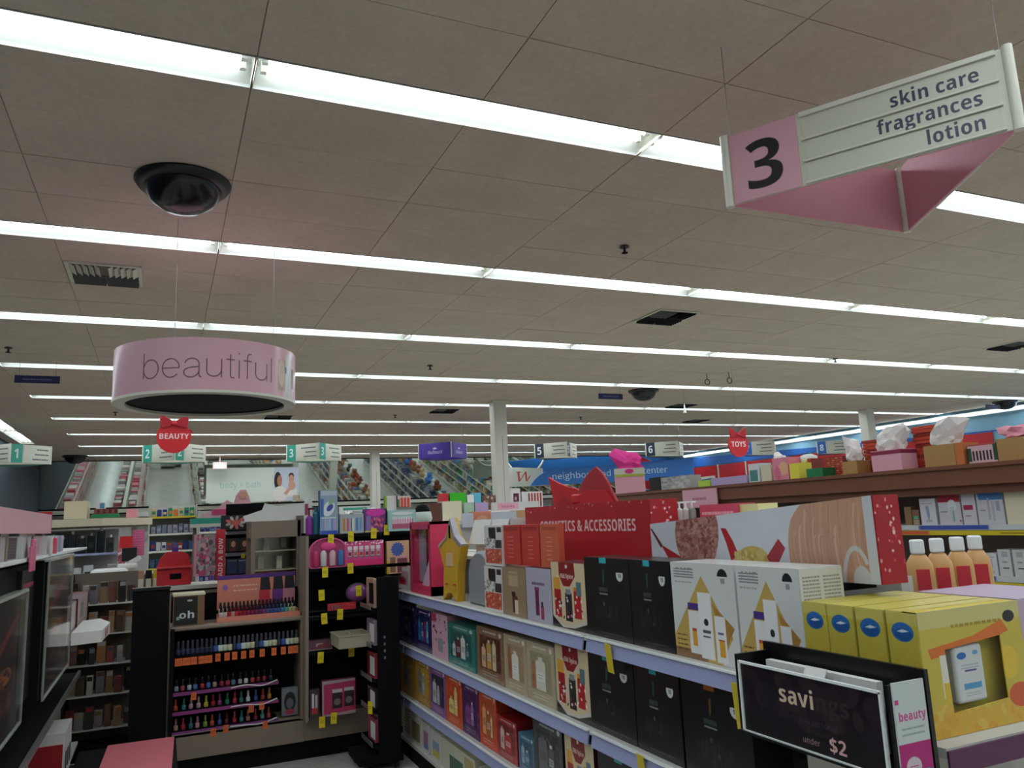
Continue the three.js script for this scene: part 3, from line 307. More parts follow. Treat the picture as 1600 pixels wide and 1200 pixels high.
// suspended ceiling: every tile a piece, the far ones joined
const ceiling = struct('ceiling', bb(RX0, RX1, CEIL + 0.16, CEIL + 0.36, RZ0, RZ1), M.plenum, 'suspended ceiling of large fissured tiles');
{
  const TW = 4 * FT - 0.006, TD = 2 * FT - 0.006, tiles = [];
  const geos = [0, 1, 2, 3].map((v) => { const g = bx(TW, 0.018, TD); const p = g.attributes.position, u = g.attributes.uv; for (let i = 0; i < p.count; i++) u.setXY(i, p.getX(i) / 1.3 + v * 0.27, p.getZ(i) / 1.3 + v * 0.41); return g; });
  for (let k = -4; k <= 9; k++) for (let r = 0; r < 4; r++) for (let c = -3; c <= 16; c++) {
    const x = X0 + (c + 0.5) * 4 * FT, d = ROW0 + FT / 2 + k * ROWSTEP + (r + 0.5) * 2 * FT;
    if (x - TW / 2 < RX0 - 0.7 || x + TW / 2 > RX1 + 0.7 || d > -RZ0 - 0.05 || d < -RZ1 + 0.3) continue;
    tiles.push([x, d]);
  }
  const clip = (x) => { let a = x - TW / 2, b = x + TW / 2; a = Math.max(a, RX0 + 0.003); b = Math.min(b, RX1 - 0.003); return [a, b]; };
  const inLeftStrip = (x) => x - TW / 2 < -2.95 && x + TW / 2 > -3.3;
  tiles.sort((a, b) => Math.hypot(a[0] * 0.8 - a[1] * 0.35, a[1]) - Math.hypot(b[0] * 0.8 - b[1] * 0.35, b[1]));
  const rest = []; let n = 0;
  for (const [x, d] of tiles) {
    let [a, b] = clip(x); if (inLeftStrip(x)) a = -2.955;
    if (b - a < 0.05) continue;
    const full = Math.abs(b - a - TW) < 1e-3, vis = d > 1.2;
    if (full && vis && n < 300) { const m = part('ceiling_tile', geos[n % 4], M.tile, ceiling); m.position.set(x, CEIL + 0.009 + ((n * 7) % 5) * 0.0006, -d); n++; }
    else { const g = bb(a, b, CEIL, CEIL + 0.018, -d - TD / 2, -d + TD / 2); const p = g.attributes.position, u = g.attributes.uv; for (let i = 0; i < p.count; i++) u.setXY(i, p.getX(i) / 1.3, p.getZ(i) / 1.3); rest.push(g); }
  }
  rest.push(bb(RX0, -3.285, CEIL, CEIL + 0.018, RZ0, RZ1), bb(-3.28, -2.96, CEIL, CEIL + 0.018, RZ0, -22.5));
  // plain closing pieces beside the light strips where no fitting hangs
  for (const k of ROWS) { rest.push(bb(-2.955, X0 - 8 * FT - 0.01, CEIL, CEIL + 0.018, -(ROW0 + k * ROWSTEP) - FT / 2 + 0.005, -(ROW0 + k * ROWSTEP) + FT / 2 - 0.005)); }
  const m = part('ceiling_tiles', merge(rest), M.tile, ceiling); m.userData.kind = 'stuff';
  const bars = []; for (let c = -4; c <= 17; c++) { const x = X0 + c * 4 * FT; for (let k = -4; k <= 9; k++) { const d0 = ROW0 + FT / 2 + k * ROWSTEP, a = Math.max(-d0 - 8 * FT, RZ0), b = Math.min(-d0, RZ1); if (b > a && x > RX0 && x < RX1) bars.push(bx(0.02, 0.006, b - a, x, CEIL + 0.012, (a + b) / 2)); } }
  for (let k = -4; k <= 9; k++) for (let r = 0; r <= 4; r++) { const z = -(ROW0 + FT / 2 + k * ROWSTEP + r * 2 * FT); if (z > RZ0 && z < RZ1) bars.push(bx(RX1 - RX0, 0.006, 0.02, (RX0 + RX1) / 2, CEIL + 0.012, z)); }
  part('ceiling_grid', merge(bars), M.grid, ceiling);
}
// ---------------------------------------------------------------- fluorescent strip fittings
const FL = 8 * FT;
const fitParts = (() => {
  const L = FL - 0.012, W = FT - 0.01, s = 0.0015;
  const prof = [[-W / 2, 0], [-0.085, 0.1], [0.085, 0.1], [W / 2, 0]];
  const shp = []; for (let i = 0; i < 3; i++) { const [a, b] = [prof[i], prof[i + 1]], len = Math.hypot(b[0] - a[0], b[1] - a[1]), ang = Math.atan2(b[1] - a[1], b[0] - a[0]); const g = bx(L, 0.003, len); g.rotateX(ang); g.translate(0, (a[1] + b[1]) / 2, -(a[0] + b[0]) / 2); shp.push(g); }
  const ends = [-1, 1].map((e) => { const g = extr(poly([[-W / 2, 0], [-0.085, 0.1], [0.085, 0.1], [W / 2, 0]]), 0.004); g.rotateY(Math.PI / 2); g.translate(e * L / 2 - 0.002, 0, 0); return g; });
  const tubes = [-0.045, 0.045].map((z) => new THREE.CylinderGeometry(0.019, 0.019, L - 0.12, 10).rotateZ(Math.PI / 2).translate(0, 0.062, z));
  const socks = []; for (const e of [-1, 1]) for (const z of [-0.045, 0.045]) socks.push(bx(0.03, 0.06, 0.03, e * (L / 2 - 0.045), 0.068, z));
  return { tray: merge(shp), ends, tubes, socks };
})();
function lightFitting(label, group) {
  const g = new THREE.Group();
  part('reflector_tray', fitParts.tray, M.whiteEnamel, g);
  fitParts.ends.forEach((e) => part('end_plate', e, M.creamEdge, g));
  fitParts.tubes.forEach((e) => part('light_tube', e, M.tube, g));
  fitParts.socks.forEach((e) => part('tube_socket', e, M.white, g));
  return g;
}
const ORD = ['nearest', 'second', 'third', 'fourth', 'fifth', 'sixth', 'seventh', 'eighth', 'ninth'];
const fit0 = lightFitting();
for (const k of ROWS) for (let i = -1; i < 8; i++) {
  const f = fit0.clone(); f.position.set(X0 + (i + 0.5) * FL, CEIL - 0.004, -(ROW0 + k * ROWSTEP));
  if (i === 7) f.scale.x = 0.985;
  if (X0 + (i + 1) * FL > RX1) continue;
  const lab = k < 0 ? 'fluorescent strip light in the rows behind the viewer' : 'fluorescent strip light, ' + ORD[k] + ' ceiling row, ' + ORDN[i + 1] + ' fitting from the left';
  top(f, 'fluorescent_light', lab, 'ceiling light', k < 0 ? 'strip lights behind the viewer' : 'strip lights, ' + ORD[k] + ' row');
}
for (let i = 0; i < 11; i++) {
  const f = fit0.clone(); f.position.set(-3.12, CEIL - 0.004, 4.35 - FL / 2 - i * FL); f.rotation.y = Math.PI / 2;
  top(f, 'fluorescent_light', 'fluorescent strip light beside the dark left wall, ' + ORDN[i] + ' from the shop front', 'ceiling light', 'strip lights beside the left wall');
}
{ // cove lights on the blue wall
  const coveTube = new THREE.CylinderGeometry(0.02, 0.02, 2.4, 8).rotateX(Math.PI / 2), coveBack = bx(0.05, 0.12, 2.44), coveLip = bx(0.012, 0.05, 2.44, -0.09, -0.05, 0);
  for (let i = 0; i < 13; i++) {
    const f = thing('cove_light', 'thin strip light on the blue wall, ' + ORDN[i] + ' from the shop front', 'wall light', [RX1 - 0.03, 3.83, 5 - 1.3 - i * 2.45], 0, 'cove lights on the blue wall');
    part('housing', coveBack, M.whiteEnamel, f); part('light_tube', coveTube, M.tube, f).position.set(-0.05, 0, 0);
    if (i % 3 === 1) { const l = new THREE.RectAreaLight(TUBE_LIGHT, 7, 7.3, 0.06); l.position.set(RX1 - 0.11, 3.82, f.position.z); l.lookAt(RX1 - 1.11, 3.1, f.position.z); l.name = 'cove_strip_light'; scene.add(l); }
  }
}
// ---------------------------------------------------------------- columns
function column(x, d, label) { const g = thing('column', label, 'column', [x, 0, -d]); part('shaft', rb(0.27, CEIL, 0.27, 0.02, 0, CEIL / 2, 0), M.columnWhite, g); part('ceiling_collar', bx(0.34, 0.02, 0.34, 0, CEIL - 0.012, 0), M.cream, g); part('base_trim', bx(0.3, 0.1, 0.3, 0, 0.05, 0), M.blackMatte, g); part('cover_joint', bx(0.008, 2.1, 0.004, 0.02, 2.2, 0.136), M.taupe, g); }
column(6.15, 14.37, 'white square column rising in the middle of the shop');
column(6.1, 24.37, 'white square column far back before the mirror');
column(16.45, 14.37, 'white square column in front of the blue wall');
// ---------------------------------------------------------------- tilted mirror along the back
{ const a = 9 * Math.PI / 180, len = 1.46 / Math.cos(a), g = thing('wall_mirror', 'long tilted mirror along the top of the back wall', 'mirror', [(RX0 + RX1) / 2, CEIL - 0.01, -27.58]);
  const w = RX1 - RX0 - 0.02, mk = (n, y0, y1, t, zo, mat) => { const m = part(n, bx(w, y1 - y0, t, 0, -(y0 + y1) / 2, zo), mat, g); m.rotation.x = a; };
  mk('mirror_glass', 0.02, len, 0.012, -0.006, M.mirror); mk('bottom_rail', len, len + 0.05, 0.04, 0, M.blackMatte); mk('lower_rail', len + 0.17, len + 0.21, 0.04, 0, M.blackMatte); mk('rail_board', len + 0.05, len + 0.17, 0.03, 0, M.cream); mk('top_rail', 0, 0.02, 0.03, 0, M.blackMatte);
}

// ---------------------------------------------------------------- ceiling equipment
function dome(x, d, label, s = 1) {
  const g = thing('dome_camera', label, 'security camera', [x, CEIL, -d]); g.scale.setScalar(s);
  part('rim', lathe([[0, 0], [0.31, 0], [0.312, -0.012], [0.29, -0.045], [0.245, -0.055], [0, -0.055]], 40), M.blackPlastic, g);
  part('dome_cover', lathe([[0.25, -0.05], [0.24, -0.09], [0.2, -0.15], [0.13, -0.195], [0.06, -0.212], [0, -0.215]], 36), M.darkDome, g);
}
dome(0.06, 5.38, 'large black security dome nearest on the ceiling', 0.98); dome(8.5, 12.59, 'black security dome near the small navy hanging sign', 0.97); dome(19.3, 12.6, 'black security dome beside the blue wall', 0.97); dome(-2.4, 25.9, 'black security dome far back at the left', 1.1);
function vent(x, d, label, dark) {
  const g = thing('air_vent', label, 'air vent', [x, CEIL, -d]);
  part('backing', bx(0.56, 0.004, 0.56, 0, -0.003, 0), dark ? M.blackMatte : M.umber, g);
  const fr = []; for (const e of [-1, 1]) fr.push(bx(0.6, 0.014, 0.03, 0, -0.007, e * 0.285), bx(0.03, 0.014, 0.54, e * 0.285, -0.007, 0)); part('frame', merge(fr), M.cream, g);
  const sl = bx(0.26, 0.003, 0.05), s2 = bx(0.05, 0.003, 0.26);
  for (let i = 0; i < 5; i++) { for (const e of [-1, 1]) { const m = part('slat', s2, dark ? M.darkMetal : M.cream, g); m.position.set(e * (0.055 + i * 0.048), -0.02, 0.135); m.rotation.z = e * 0.6; const m2 = part('slat', sl, dark ? M.blackMatte : M.darkMetal, g); m2.position.set(e * 0.135, -0.02, -0.055 - i * 0.048); m2.rotation.x = -0.6; } }
}
vent(-0.54, 7.62, 'white louvred air vent left above the round pink sign'); vent(5.54, 7.6, 'dark louvred air vent right of the middle', 1); vent(12.2, 7.7, 'dark louvred air vent at the right edge of the ceiling', 1);
vent(2.18, 16.95, 'dark air vent just behind the round pink sign', 1); vent(5.46, 15.66, 'dark air vent left of the middle column', 1); vent(12.9, 16.75, 'dark air vent above the toys sign, farther', 1); vent(10.64, 14.3, 'dark air vent above the toys sign, nearer', 1);
for (const [x, d, l] of [[3.676, 5.58, 'small dark sprinkler head nearest on the ceiling'], [3.64, 11.05, 'small dark sprinkler head above the third hanging sign'], [-1.8, 11.0, 'small dark sprinkler head at the far left'], [9.98, 9.2, 'small dark sprinkler head at right between light rows'], [-0.9, 16.6, 'small sprinkler head above the left end of the light rows'], [9.2, 16.4, 'small sprinkler head beyond the black dome'], [4.6, 16.5, 'small sprinkler head left of the middle column']]) {
  const g = thing('sprinkler_head', l, 'sprinkler', [x, CEIL, -d]); part('escutcheon', cyl(0.04, 0.045, 0.012, 0, -0.006, 0), M.darkMetal, g); part('stem', cyl(0.012, 0.012, 0.05, 0, -0.035, 0, 8), M.darkMetal, g); part('deflector', cyl(0.03, 0.03, 0.004, 0, -0.062, 0, 10), M.blackMatte, g);
}
for (const [x, d, l] of [[8.63, 10.8, 'wire ceiling hook ring above the small navy sign'], [8.95, 10.6, 'second wire ceiling hook ring beside the first']]) { const g = thing('ceiling_hook', l, 'hook', [x, CEIL, -d]); part('stem', cyl(0.006, 0.006, 0.1, 0, -0.05, 0, 6), M.darkMetal, g); part('ring', new THREE.TorusGeometry(0.05, 0.008, 6, 16).translate(0, -0.15, 0), M.darkMetal, g); }
{ const g = thing('hanging_cone', 'small pale cone hanging beside the black dome', 'ornament', [9.3, 3.6, -12.4]); part('cone', new THREE.ConeGeometry(0.035, 0.2, 10), M.cream, g); part('cord', wire(0, 0.1, 0.36, 0), M.darkMetal, g); }
function navySign(x, d, w, l) { const g = thing('small_hanging_sign', l, 'sign', [x, 3.66, -d]); part('panel', carton(w, 0.1, 0.02, PR.navysign, { 4: 1, 5: 1 }), PR.navysign.page.mat, g); for (const e of [-1, 1]) part('cord', wire(e * w * 0.4, 0.1, 0.3, 0), M.darkMetal, g); }
navySign(-1.58, 11.8, 0.52, 'small navy sign hanging at far left under the ceiling'); navySign(7.35, 11.95, 0.5, 'small navy sign hanging beside the middle black dome'); navySign(17.9, 12.0, 0.5, 'small navy sign hanging beside the dome at the blue wall');

// ---------------------------------------------------------------- triangular aisle signs
function sidePanel(g, name, a, b, y0, h, mat, th = 0.016, inMat) {   // thin upright slab from plan point a to b
  const dx = b[0] - a[0], dz = b[1] - a[1], len = Math.hypot(dx, dz), h2 = new THREE.Group(); h2.position.set((a[0] + b[0]) / 2, y0, (a[1] + b[1]) / 2); h2.rotation.y = Math.atan2(-dz, dx);
  const m = part(name, bx(len, h, th, 0, h / 2, -th / 2), mat, g); m.position.copy(h2.position); m.rotation.copy(h2.rotation); return { m, len };
}
function aisleSign(cx, d, num, label, hue, v, opts = {}) {
  const S = 1.22, DEP = opts.dep ?? 0.62, Y = 3.1, H = 0.36, g = thing('aisle_sign', label, 'aisle sign', [cx, Y, -d]);
  const Lp = [-S / 2, 0], Rp = [S / 2, 0], Ap = [0, DEP];
  const faces = [[Lp, Ap], [Ap, Rp], [Rp, Lp]];
  faces.forEach(([a, b], i) => {
    const { m, len } = sidePanel(g, 'sign_face', a, b, 0, H, opts.purple ? M.purple : M.cream);
    if (opts.purple) { if (i < 2) { const p = part('printed_panel', carton(len - 0.1, H - 0.02, 0.004, PR.hallmark), PR.hallmark.page.mat, m); p.position.set(0, 0.01, 0.002); } return; }
    const np = part('number_panel', carton(len * 0.27, H, 0.006, PR['t' + num]), PR['t' + num].page.mat, m); np.position.set(-len / 2 + len * 0.15, 0, 0.003);
    const tp = part('text_panel', carton(len * 0.66, H - 0.04, 0.004, PR['wlines' + v]), PR['wlines' + v].page.mat, m); tp.position.set(len * 0.14, 0.02, 0.002);
  });
  for (const p of [Lp, Rp, Ap]) part('corner_post', cyl(0.014, 0.014, H + 0.01, p[0], H / 2, p[1], 8), M.creamEdge, g);
  const sh = poly([[-S / 2, 0], [S / 2, 0], [0, -DEP]]); part('bottom_panel', extr(sh, 0.008).rotateX(Math.PI / 2).translate(0, 0.008, 0), hue, g);
  for (const p of [Lp, Rp]) part('wire', wire(p[0] * 0.8, H, CEIL - Y, p[1] + 0.05), M.metal, g);
}
aisleSign(-2.73, 18.2, '1', 'triangular teal and cream aisle sign numbered one', M.teal, 0);
aisleSign(0.18, 18.08, '2', 'triangular teal and cream aisle sign numbered two behind the red beauty disc', M.teal, 1);
aisleSign(3.13, 18.15, '3', 'triangular teal and cream aisle sign numbered three, small and far', M.teal, 2);
aisleSign(6.18, 17.95, '', 'purple triangular hanging sign with white script', M.purple, 0, { purple: 1 });
aisleSign(9.31, 18.02, '5', 'cream aisle sign with a dark panel numbered five', std('#1f2c40', 0.5), 1);
aisleSign(12.56, 17.8, '6', 'cream aisle sign with a dark panel numbered six', std('#1f2c40', 0.5), 0);
aisleSign(15.85, 17.75, '7', 'cream aisle sign with a blue panel numbered seven beside the toys disc', std('#2f68b8', 0.5), 2);
aisleSign(18.5, 17.55, '8', 'cream aisle sign with a blue panel numbered eight', std('#2f68b8', 0.5), 1);
{ // the near sign over aisle three: open underneath
  const S = 1.236, DEP = 1.04, Y = 3.1, H = 0.363, g = thing('aisle_sign', 'large near triangular sign in pink and cream numbered three', 'aisle sign', [3.143, Y, -2.862]);
  const Lp = [-S / 2, 0], Rp = [S / 2, 0], Ap = [0, DEP], rows = ['skincare', 'fragrances', 'lotion'];
  [[Lp, Ap], [Ap, Rp], [Rp, Lp]].forEach(([a, b], i) => {
    const { m, len } = sidePanel(g, 'sign_face', a, b, 0, H, M.pinkInner, 0.012);
    if (i === 2) return;
    part('backing_board', bx(len, H, 0.004, 0, H / 2, 0.002), M.cream, m);
    const np = part('number_panel', carton(len * 0.27, H - 0.004, 0.005, PR.three), PR.three.page.mat, m); np.position.set(-len / 2 + len * 0.155, 0.002, 0.006);
    rows.forEach((n, r) => { const st = part('text_strip', carton(len * 0.645, 0.092, 0.004, PR[n]), PR[n].page.mat, m); st.position.set(len * 0.135, 0.232 - r * 0.108, 0.0065); const lip = part('strip_lip', bx(len * 0.66, 0.008, 0.016, len * 0.135, 0.226 - r * 0.108, 0.01), M.creamEdge, m); lip.userData.label = 'thin cream lip under the text strip'; });
    part('top_rail', bx(len * 0.66, 0.022, 0.014, len * 0.135, H - 0.011, 0.009), M.creamEdge, m);
  });
  for (const p of [Lp, [S / 2 - 0.03, 0.028], Ap]) part('corner_post', cyl(0.022, 0.022, H + 0.012, p[0], H / 2, p[1], 10), M.creamEdge, g);
  for (const p of [[-S / 2 + 0.02, 0.02], [S / 2 - 0.02, 0.02], [0, DEP - 0.03]]) part('wire', wire(p[0], H, CEIL - Y, p[1]), M.metal, g);
}
// ---------------------------------------------------------------- round hanging sign
{ const r = 0.67, H = 0.4, g = thing('round_hanging_sign', 'round pink drum sign reading beautiful', 'sign', [0.29, 2.6, -6.5]);
  const f = new THREE.CylinderGeometry(r, r, H, 48, 1, true, -Math.PI / 2, Math.PI).translate(0, H / 2, 0), P = PR.beautiful, uv = f.attributes.uv;
  for (let i = 0; i < uv.count; i++) uv.setXY(i, P.u0 + uv.getX(i) * (P.u1 - P.u0), P.v0 + uv.getY(i) * (P.v1 - P.v0));
  const fm = part('printed_band', f, P.page.gloss, g); fm.rotation.y = -0.04;
  part('back_band', new THREE.CylinderGeometry(r, r, H, 48, 1, true, Math.PI / 2, Math.PI).translate(0, H / 2, 0), M.pinkSign, g).rotation.y = -0.04;
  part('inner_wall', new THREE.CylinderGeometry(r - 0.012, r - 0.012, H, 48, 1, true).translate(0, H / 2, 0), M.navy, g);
  const ring = new THREE.Shape(); ring.absarc(0, 0, r + 0.004, 0, Math.PI * 2); const hole = new THREE.Path(); hole.absarc(0, 0, r - 0.085, 0, Math.PI * 2, true); ring.holes.push(hole);
  part('bottom_ring', new THREE.ExtrudeGeometry(ring, { depth: 0.02, bevelEnabled: false, curveSegments: 40 }).rotateX(Math.PI / 2).translate(0, 0.02, 0), M.creamEdge, g);
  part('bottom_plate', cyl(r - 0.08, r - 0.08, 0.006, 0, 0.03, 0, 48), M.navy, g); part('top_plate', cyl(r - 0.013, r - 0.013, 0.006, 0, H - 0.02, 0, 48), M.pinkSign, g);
  for (let i = 0; i < 3; i++) part('wire', wire(0.5 * Math.cos(i * 2.1), H, CEIL - 2.6, 0.5 * Math.sin(i * 2.1)), M.metal, g);
}
// ---------------------------------------------------------------- red ornament discs with bows
function bowShape(s) { const sh = new THREE.Shape(); sh.moveTo(0, 0.02 * s); sh.quadraticCurveTo(0.4 * s, 0.5 * s, 0.72 * s, 0.62 * s); sh.quadraticCurveTo(0.8 * s, 0.1 * s, 0.66 * s, -0.3 * s); sh.quadraticCurveTo(0.3 * s, -0.22 * s, 0, -0.06 * s); return sh; }
function ornamentDisc(x, y, d, r, print, label) {
  const g = thing('ornament_sign', label, 'sign', [x, y, -d]), c = new THREE.CylinderGeometry(r, r, 0.03, 40).rotateX(Math.PI / 2), P = PR[print], n = c.attributes.normal, p = c.attributes.position, uv = c.attributes.uv;
  for (let i = 0; i < uv.count; i++) Math.abs(n.getZ(i)) > 0.9 ? uv.setXY(i, P.u0 + (p.getX(i) / r * 0.5 + 0.5) * (P.u1 - P.u0), P.v0 + (p.getY(i) / r * 0.5 + 0.5) * (P.v1 - P.v0)) : uv.setXY(i, P.su, P.sv);
  part('disc', c, P.page.mat, g);
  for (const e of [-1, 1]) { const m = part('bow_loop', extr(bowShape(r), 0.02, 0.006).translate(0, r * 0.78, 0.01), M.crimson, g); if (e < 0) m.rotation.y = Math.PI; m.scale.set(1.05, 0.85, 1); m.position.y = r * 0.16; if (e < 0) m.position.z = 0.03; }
  part('bow_knot', new THREE.SphereGeometry(r * 0.16, 10, 8).scale(1.2, 0.8, 0.6).translate(0, r * 0.82, 0.03), M.red, g);
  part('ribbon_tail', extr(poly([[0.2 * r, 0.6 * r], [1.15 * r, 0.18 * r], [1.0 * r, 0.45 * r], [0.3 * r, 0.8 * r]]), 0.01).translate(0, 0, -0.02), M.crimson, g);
  part('wire', wire(0, r, CEIL - y, 0), M.metal, g);
}
ornamentDisc(0.088, 2.745, 10, 0.19, 'beautydisc', 'red ornament shaped hanging sign reading beauty with a bow');
ornamentDisc(8.5, 2.63, 10, 0.2, 'toysdisc', 'red ornament shaped hanging sign reading toys with a bow');
// ---------------------------------------------------------------- back wall and right wall signs
{ const g = thing('body_bath_sign', 'large pale sign with a picture of a mother and baby', 'sign', [2.68, 2.5, -26.9]); part('panel', carton(2.9, 1.12, 0.05, PR.bodybath), PR.bodybath.page.mat, g); for (const e of [-1, 1]) part('wire', wire(e * 1.2, 1.12, CEIL - 2.5, 0), M.metal, g); }
{ const g = thing('department_sign', 'long blue department sign with white lettering in front of mirror', 'sign', [15.6, 2.74, -25.3], 0.0);
  g.rotation.y = -0.16;   // the right end comes forward a little
  const sh = new THREE.Shape(); sh.moveTo(-3.4, 0); sh.quadraticCurveTo(-3.1, 0.46, -2.5, 0.56); sh.lineTo(3.2, 0.86); sh.lineTo(3.2, 0.06); sh.lineTo(-3.4, 0);
  part('panel', extr(sh, 0.05), std('#3379c8', 0.55), g);
  const lt = part('lettering', carton(5.0, 0.52, 0.006, PR.health), PR.health.page.mat, g); lt.position.set(-0.25, 0.11, 0.054); lt.rotation.z = 0.03;
  const c = new THREE.Shape(); c.moveTo(-4.3, -0.02); c.lineTo(-4.3, 0.7); c.lineTo(-2.9, 0.62); c.lineTo(-2.9, -0.02); part('logo_board', extr(c, 0.03).translate(0, 0, -0.035), std('#d6dace', 0.6), g);
  const w = part('logo', carton(0.62, 0.52, 0.005, PR.dubya), PR.dubya.page.mat, g); w.position.set(-3.7, 0.08, 0.0);
  const arch = new THREE.TorusGeometry(0.75, 0.035, 8, 24, Math.PI).rotateZ(Math.PI); part('arch_frame', arch.translate(-3.55, 1.2, -0.05), M.cream, g);
  for (const e of [-1.5, 1]) part('wire', wire(e, 0.5, CEIL - 2.74, -0.03), M.metal, g);
}
{ const band = poly([[-28.1, 3.33], [-19.6, 3.33], [-12, 3.3], [-19.6, 3.5], [-28.1, 3.78]]); const g = thing('blue_wall_band', 'deep blue tapering band painted board on the blue wall', 'sign board', [RX1 - 0.03, 0, 0]); part('panel', extr(band, 0.02).rotateY(-Math.PI / 2).translate(0.01, 0, 0), std('#2f6cc0', 0.6), g); g.children[0].scale.z = 1;
}
for (let i = 0; i < 9; i++) { if (!i) continue; const g = thing('red_wall_panel', i === 1 ? 'red wall panel with a white product picture' : 'plain red wall panel under the blue band', 'wall panel', [RX1 - 0.05, 2.0, -(27.2 - i * 1.62)], -Math.PI / 2, i === 1 ? undefined : 'plain red wall panels'); const P = i === 1 ? PR.redpanelpic : PR.redpanel; part('panel', carton(1.5, 1.3, 0.03, P), P.page.mat, g); part('divider', bx(0.07, 1.34, 0.05, -0.8, 0.66, 0), M.cream, g); }
{ const g = thing('lit_exit_sign', 'small pinkish lit sign high on the left', 'sign', [1.6, 3.66, -26.4]); part('sign_box', bx(0.42, 0.22, 0.08), M.white, g); part('lit_face', bx(0.38, 0.18, 0.01, 0, 0, 0.045), new THREE.MeshStandardMaterial({ color: '#f0c8cc', emissive: '#f0b4bc', emissiveIntensity: 0.6 }), g); part('bracket', bx(0.04, 0.19, 0.04, 0, 0.2, 0), M.white, g); const l = new THREE.PointLight('#f0b4bc', 0.3); l.position.set(1.6, 3.66, -26.3); scene.add(l); }

// ---------------------------------------------------------------- near gift gondola on the right
function tagPart(parent, print, w, h, x, y, z, ry = 0, rz = 0) { const m = part(print === 'tag' ? 'price_tag' : 'orange_tag', carton(w, h, 0.003, PR[print]), PR[print].page.mat, parent, print === 'tag' ? 'yellow price tag' : 'orange price tag'); m.position.set(x, y, z); m.rotation.set(0, ry, rz); return m; }
{
  const g = thing('gondola_shelf', 'near double sided shelf unit with lavender edge strips full of gift boxes', 'shelf unit', [2.07, 0, -3.8]);
  const L = 4.1, zc = 0;                                  // runs from d = 1.75 to d = 5.85
  part('base', bx(0.9, 0.1, L, 0, 0.05, 0), M.blackMatte, g); part('back_panel', bx(0.03, 1.4, L, 0, 0.7, 0), M.shelf, g); part('top_deck', bx(0.4, 0.02, L - 0.3, -0.05, 1.385, -0.15), M.shelf, g); part('deck_end', bx(0.14, 0.02, 0.3, -0.18, 1.385, L / 2 - 0.15), M.blackMatte, g);
  for (const z of [-L / 2, -0.85, 0.4, L / 2]) part('upright', bx(0.05, 1.4, 0.03, 0, 0.7, z), M.shelf, g);
  for (const y of [1.135, 0.765, 0.41, 0.12]) for (const e of [-1, 1]) {
    const s = part('shelf', bx(0.44, 0.022, L, e * 0.235, y - 0.011, 0), M.shelf, g, e < 0 ? 'shelf with lavender edge strip' : undefined);
    if (y > 0.2) for (const [a, b] of [[-2.05, -1.86], [-1.84, 0.845], [0.865, 2.05]]) { const st = part('edge_strip', bx(0.006, 0.055, b - a - 0.012), M.strip, s); st.position.set(e * 0.461, y - 0.034, (a + b) / 2); st.rotation.z = e * 0.18; part('strip_lip', bx(0.014, 0.006, b - a - 0.004, e * 0.462, y - 0.004, (a + b) / 2), M.whiteEnamel, s); }
  }
  const bent = (z, y, yl) => { const m = part('price_tag', rb(0.003, yl, 0.045, 0.001, 0, 0, 0, 1), M.yellowP, g, 'yellow price tag curling off the shelf edge'); m.position.set(-0.475, y - yl / 2 + 0.01, z); m.rotation.set(0.05, 0, 0.12); };
  bent(3.8 - 2.73, 1.12, 0.11); bent(3.8 - 1.98, 1.1, 0.14); bent(3.8 - 2.55, 0.76, 0.1);
  // end display towards the viewer
  const e = thing('end_display', 'end shelf of the near gondola carrying yellow boxes', 'shelf unit', [2.07, 0, -1.52]);
  part('end_panel', bx(0.9, 1.06, 0.02, 0, 0.53, -0.215), M.shelf, e); for (const y of [1.075, 0.72, 0.37, 0.1]) part('shelf', bx(0.9, 0.022, 0.42, 0, y - 0.011, 0.0), M.shelf, e);
  part('edge_strip', bx(0.9, 0.05, 0.006, 0, 1.045, 0.213), std('#5a2c50', 0.5), e); part('plinth', bx(0.88, 0.09, 0.4, 0, 0.045, 0), M.blackMatte, e);
}
// header boxes standing on the gondola
{ const g = thing('header_box', 'red header box reading cosmetics and accessories', 'sign box', [1.93, 1.395, -3.395], -Math.PI / 2); part('box', carton(1.24, 0.285, 0.14, PR.cosmetics), PR.cosmetics.page.mat, g); const e = part('end_face', carton(0.138, 0.285, 0.004, PR.redend), PR.redend.page.mat, g); e.rotation.y = Math.PI / 2; e.position.x = 0.622; }
{ const g = thing('banner_box', 'white banner box with ribbon and treats picture and red end', 'sign box', [1.9, 1.397, -2.2], -Math.PI / 2); const bg = carton(1.13, 0.25, 0.1, PR.picture), bp = bg.attributes.position; for (let i = 0; i < bp.count; i++) if (bp.getX(i) < 0 && bp.getY(i) > 0.1) bp.setY(i, 0.18); bg.computeVertexNormals(); part('box', bg, PR.picture.page.mat, g); const e = part('end_face', carton(0.1, 0.25, 0.006, PR.redend), PR.redend.page.mat, g); e.rotation.y = Math.PI / 2; e.position.x = 0.568; }
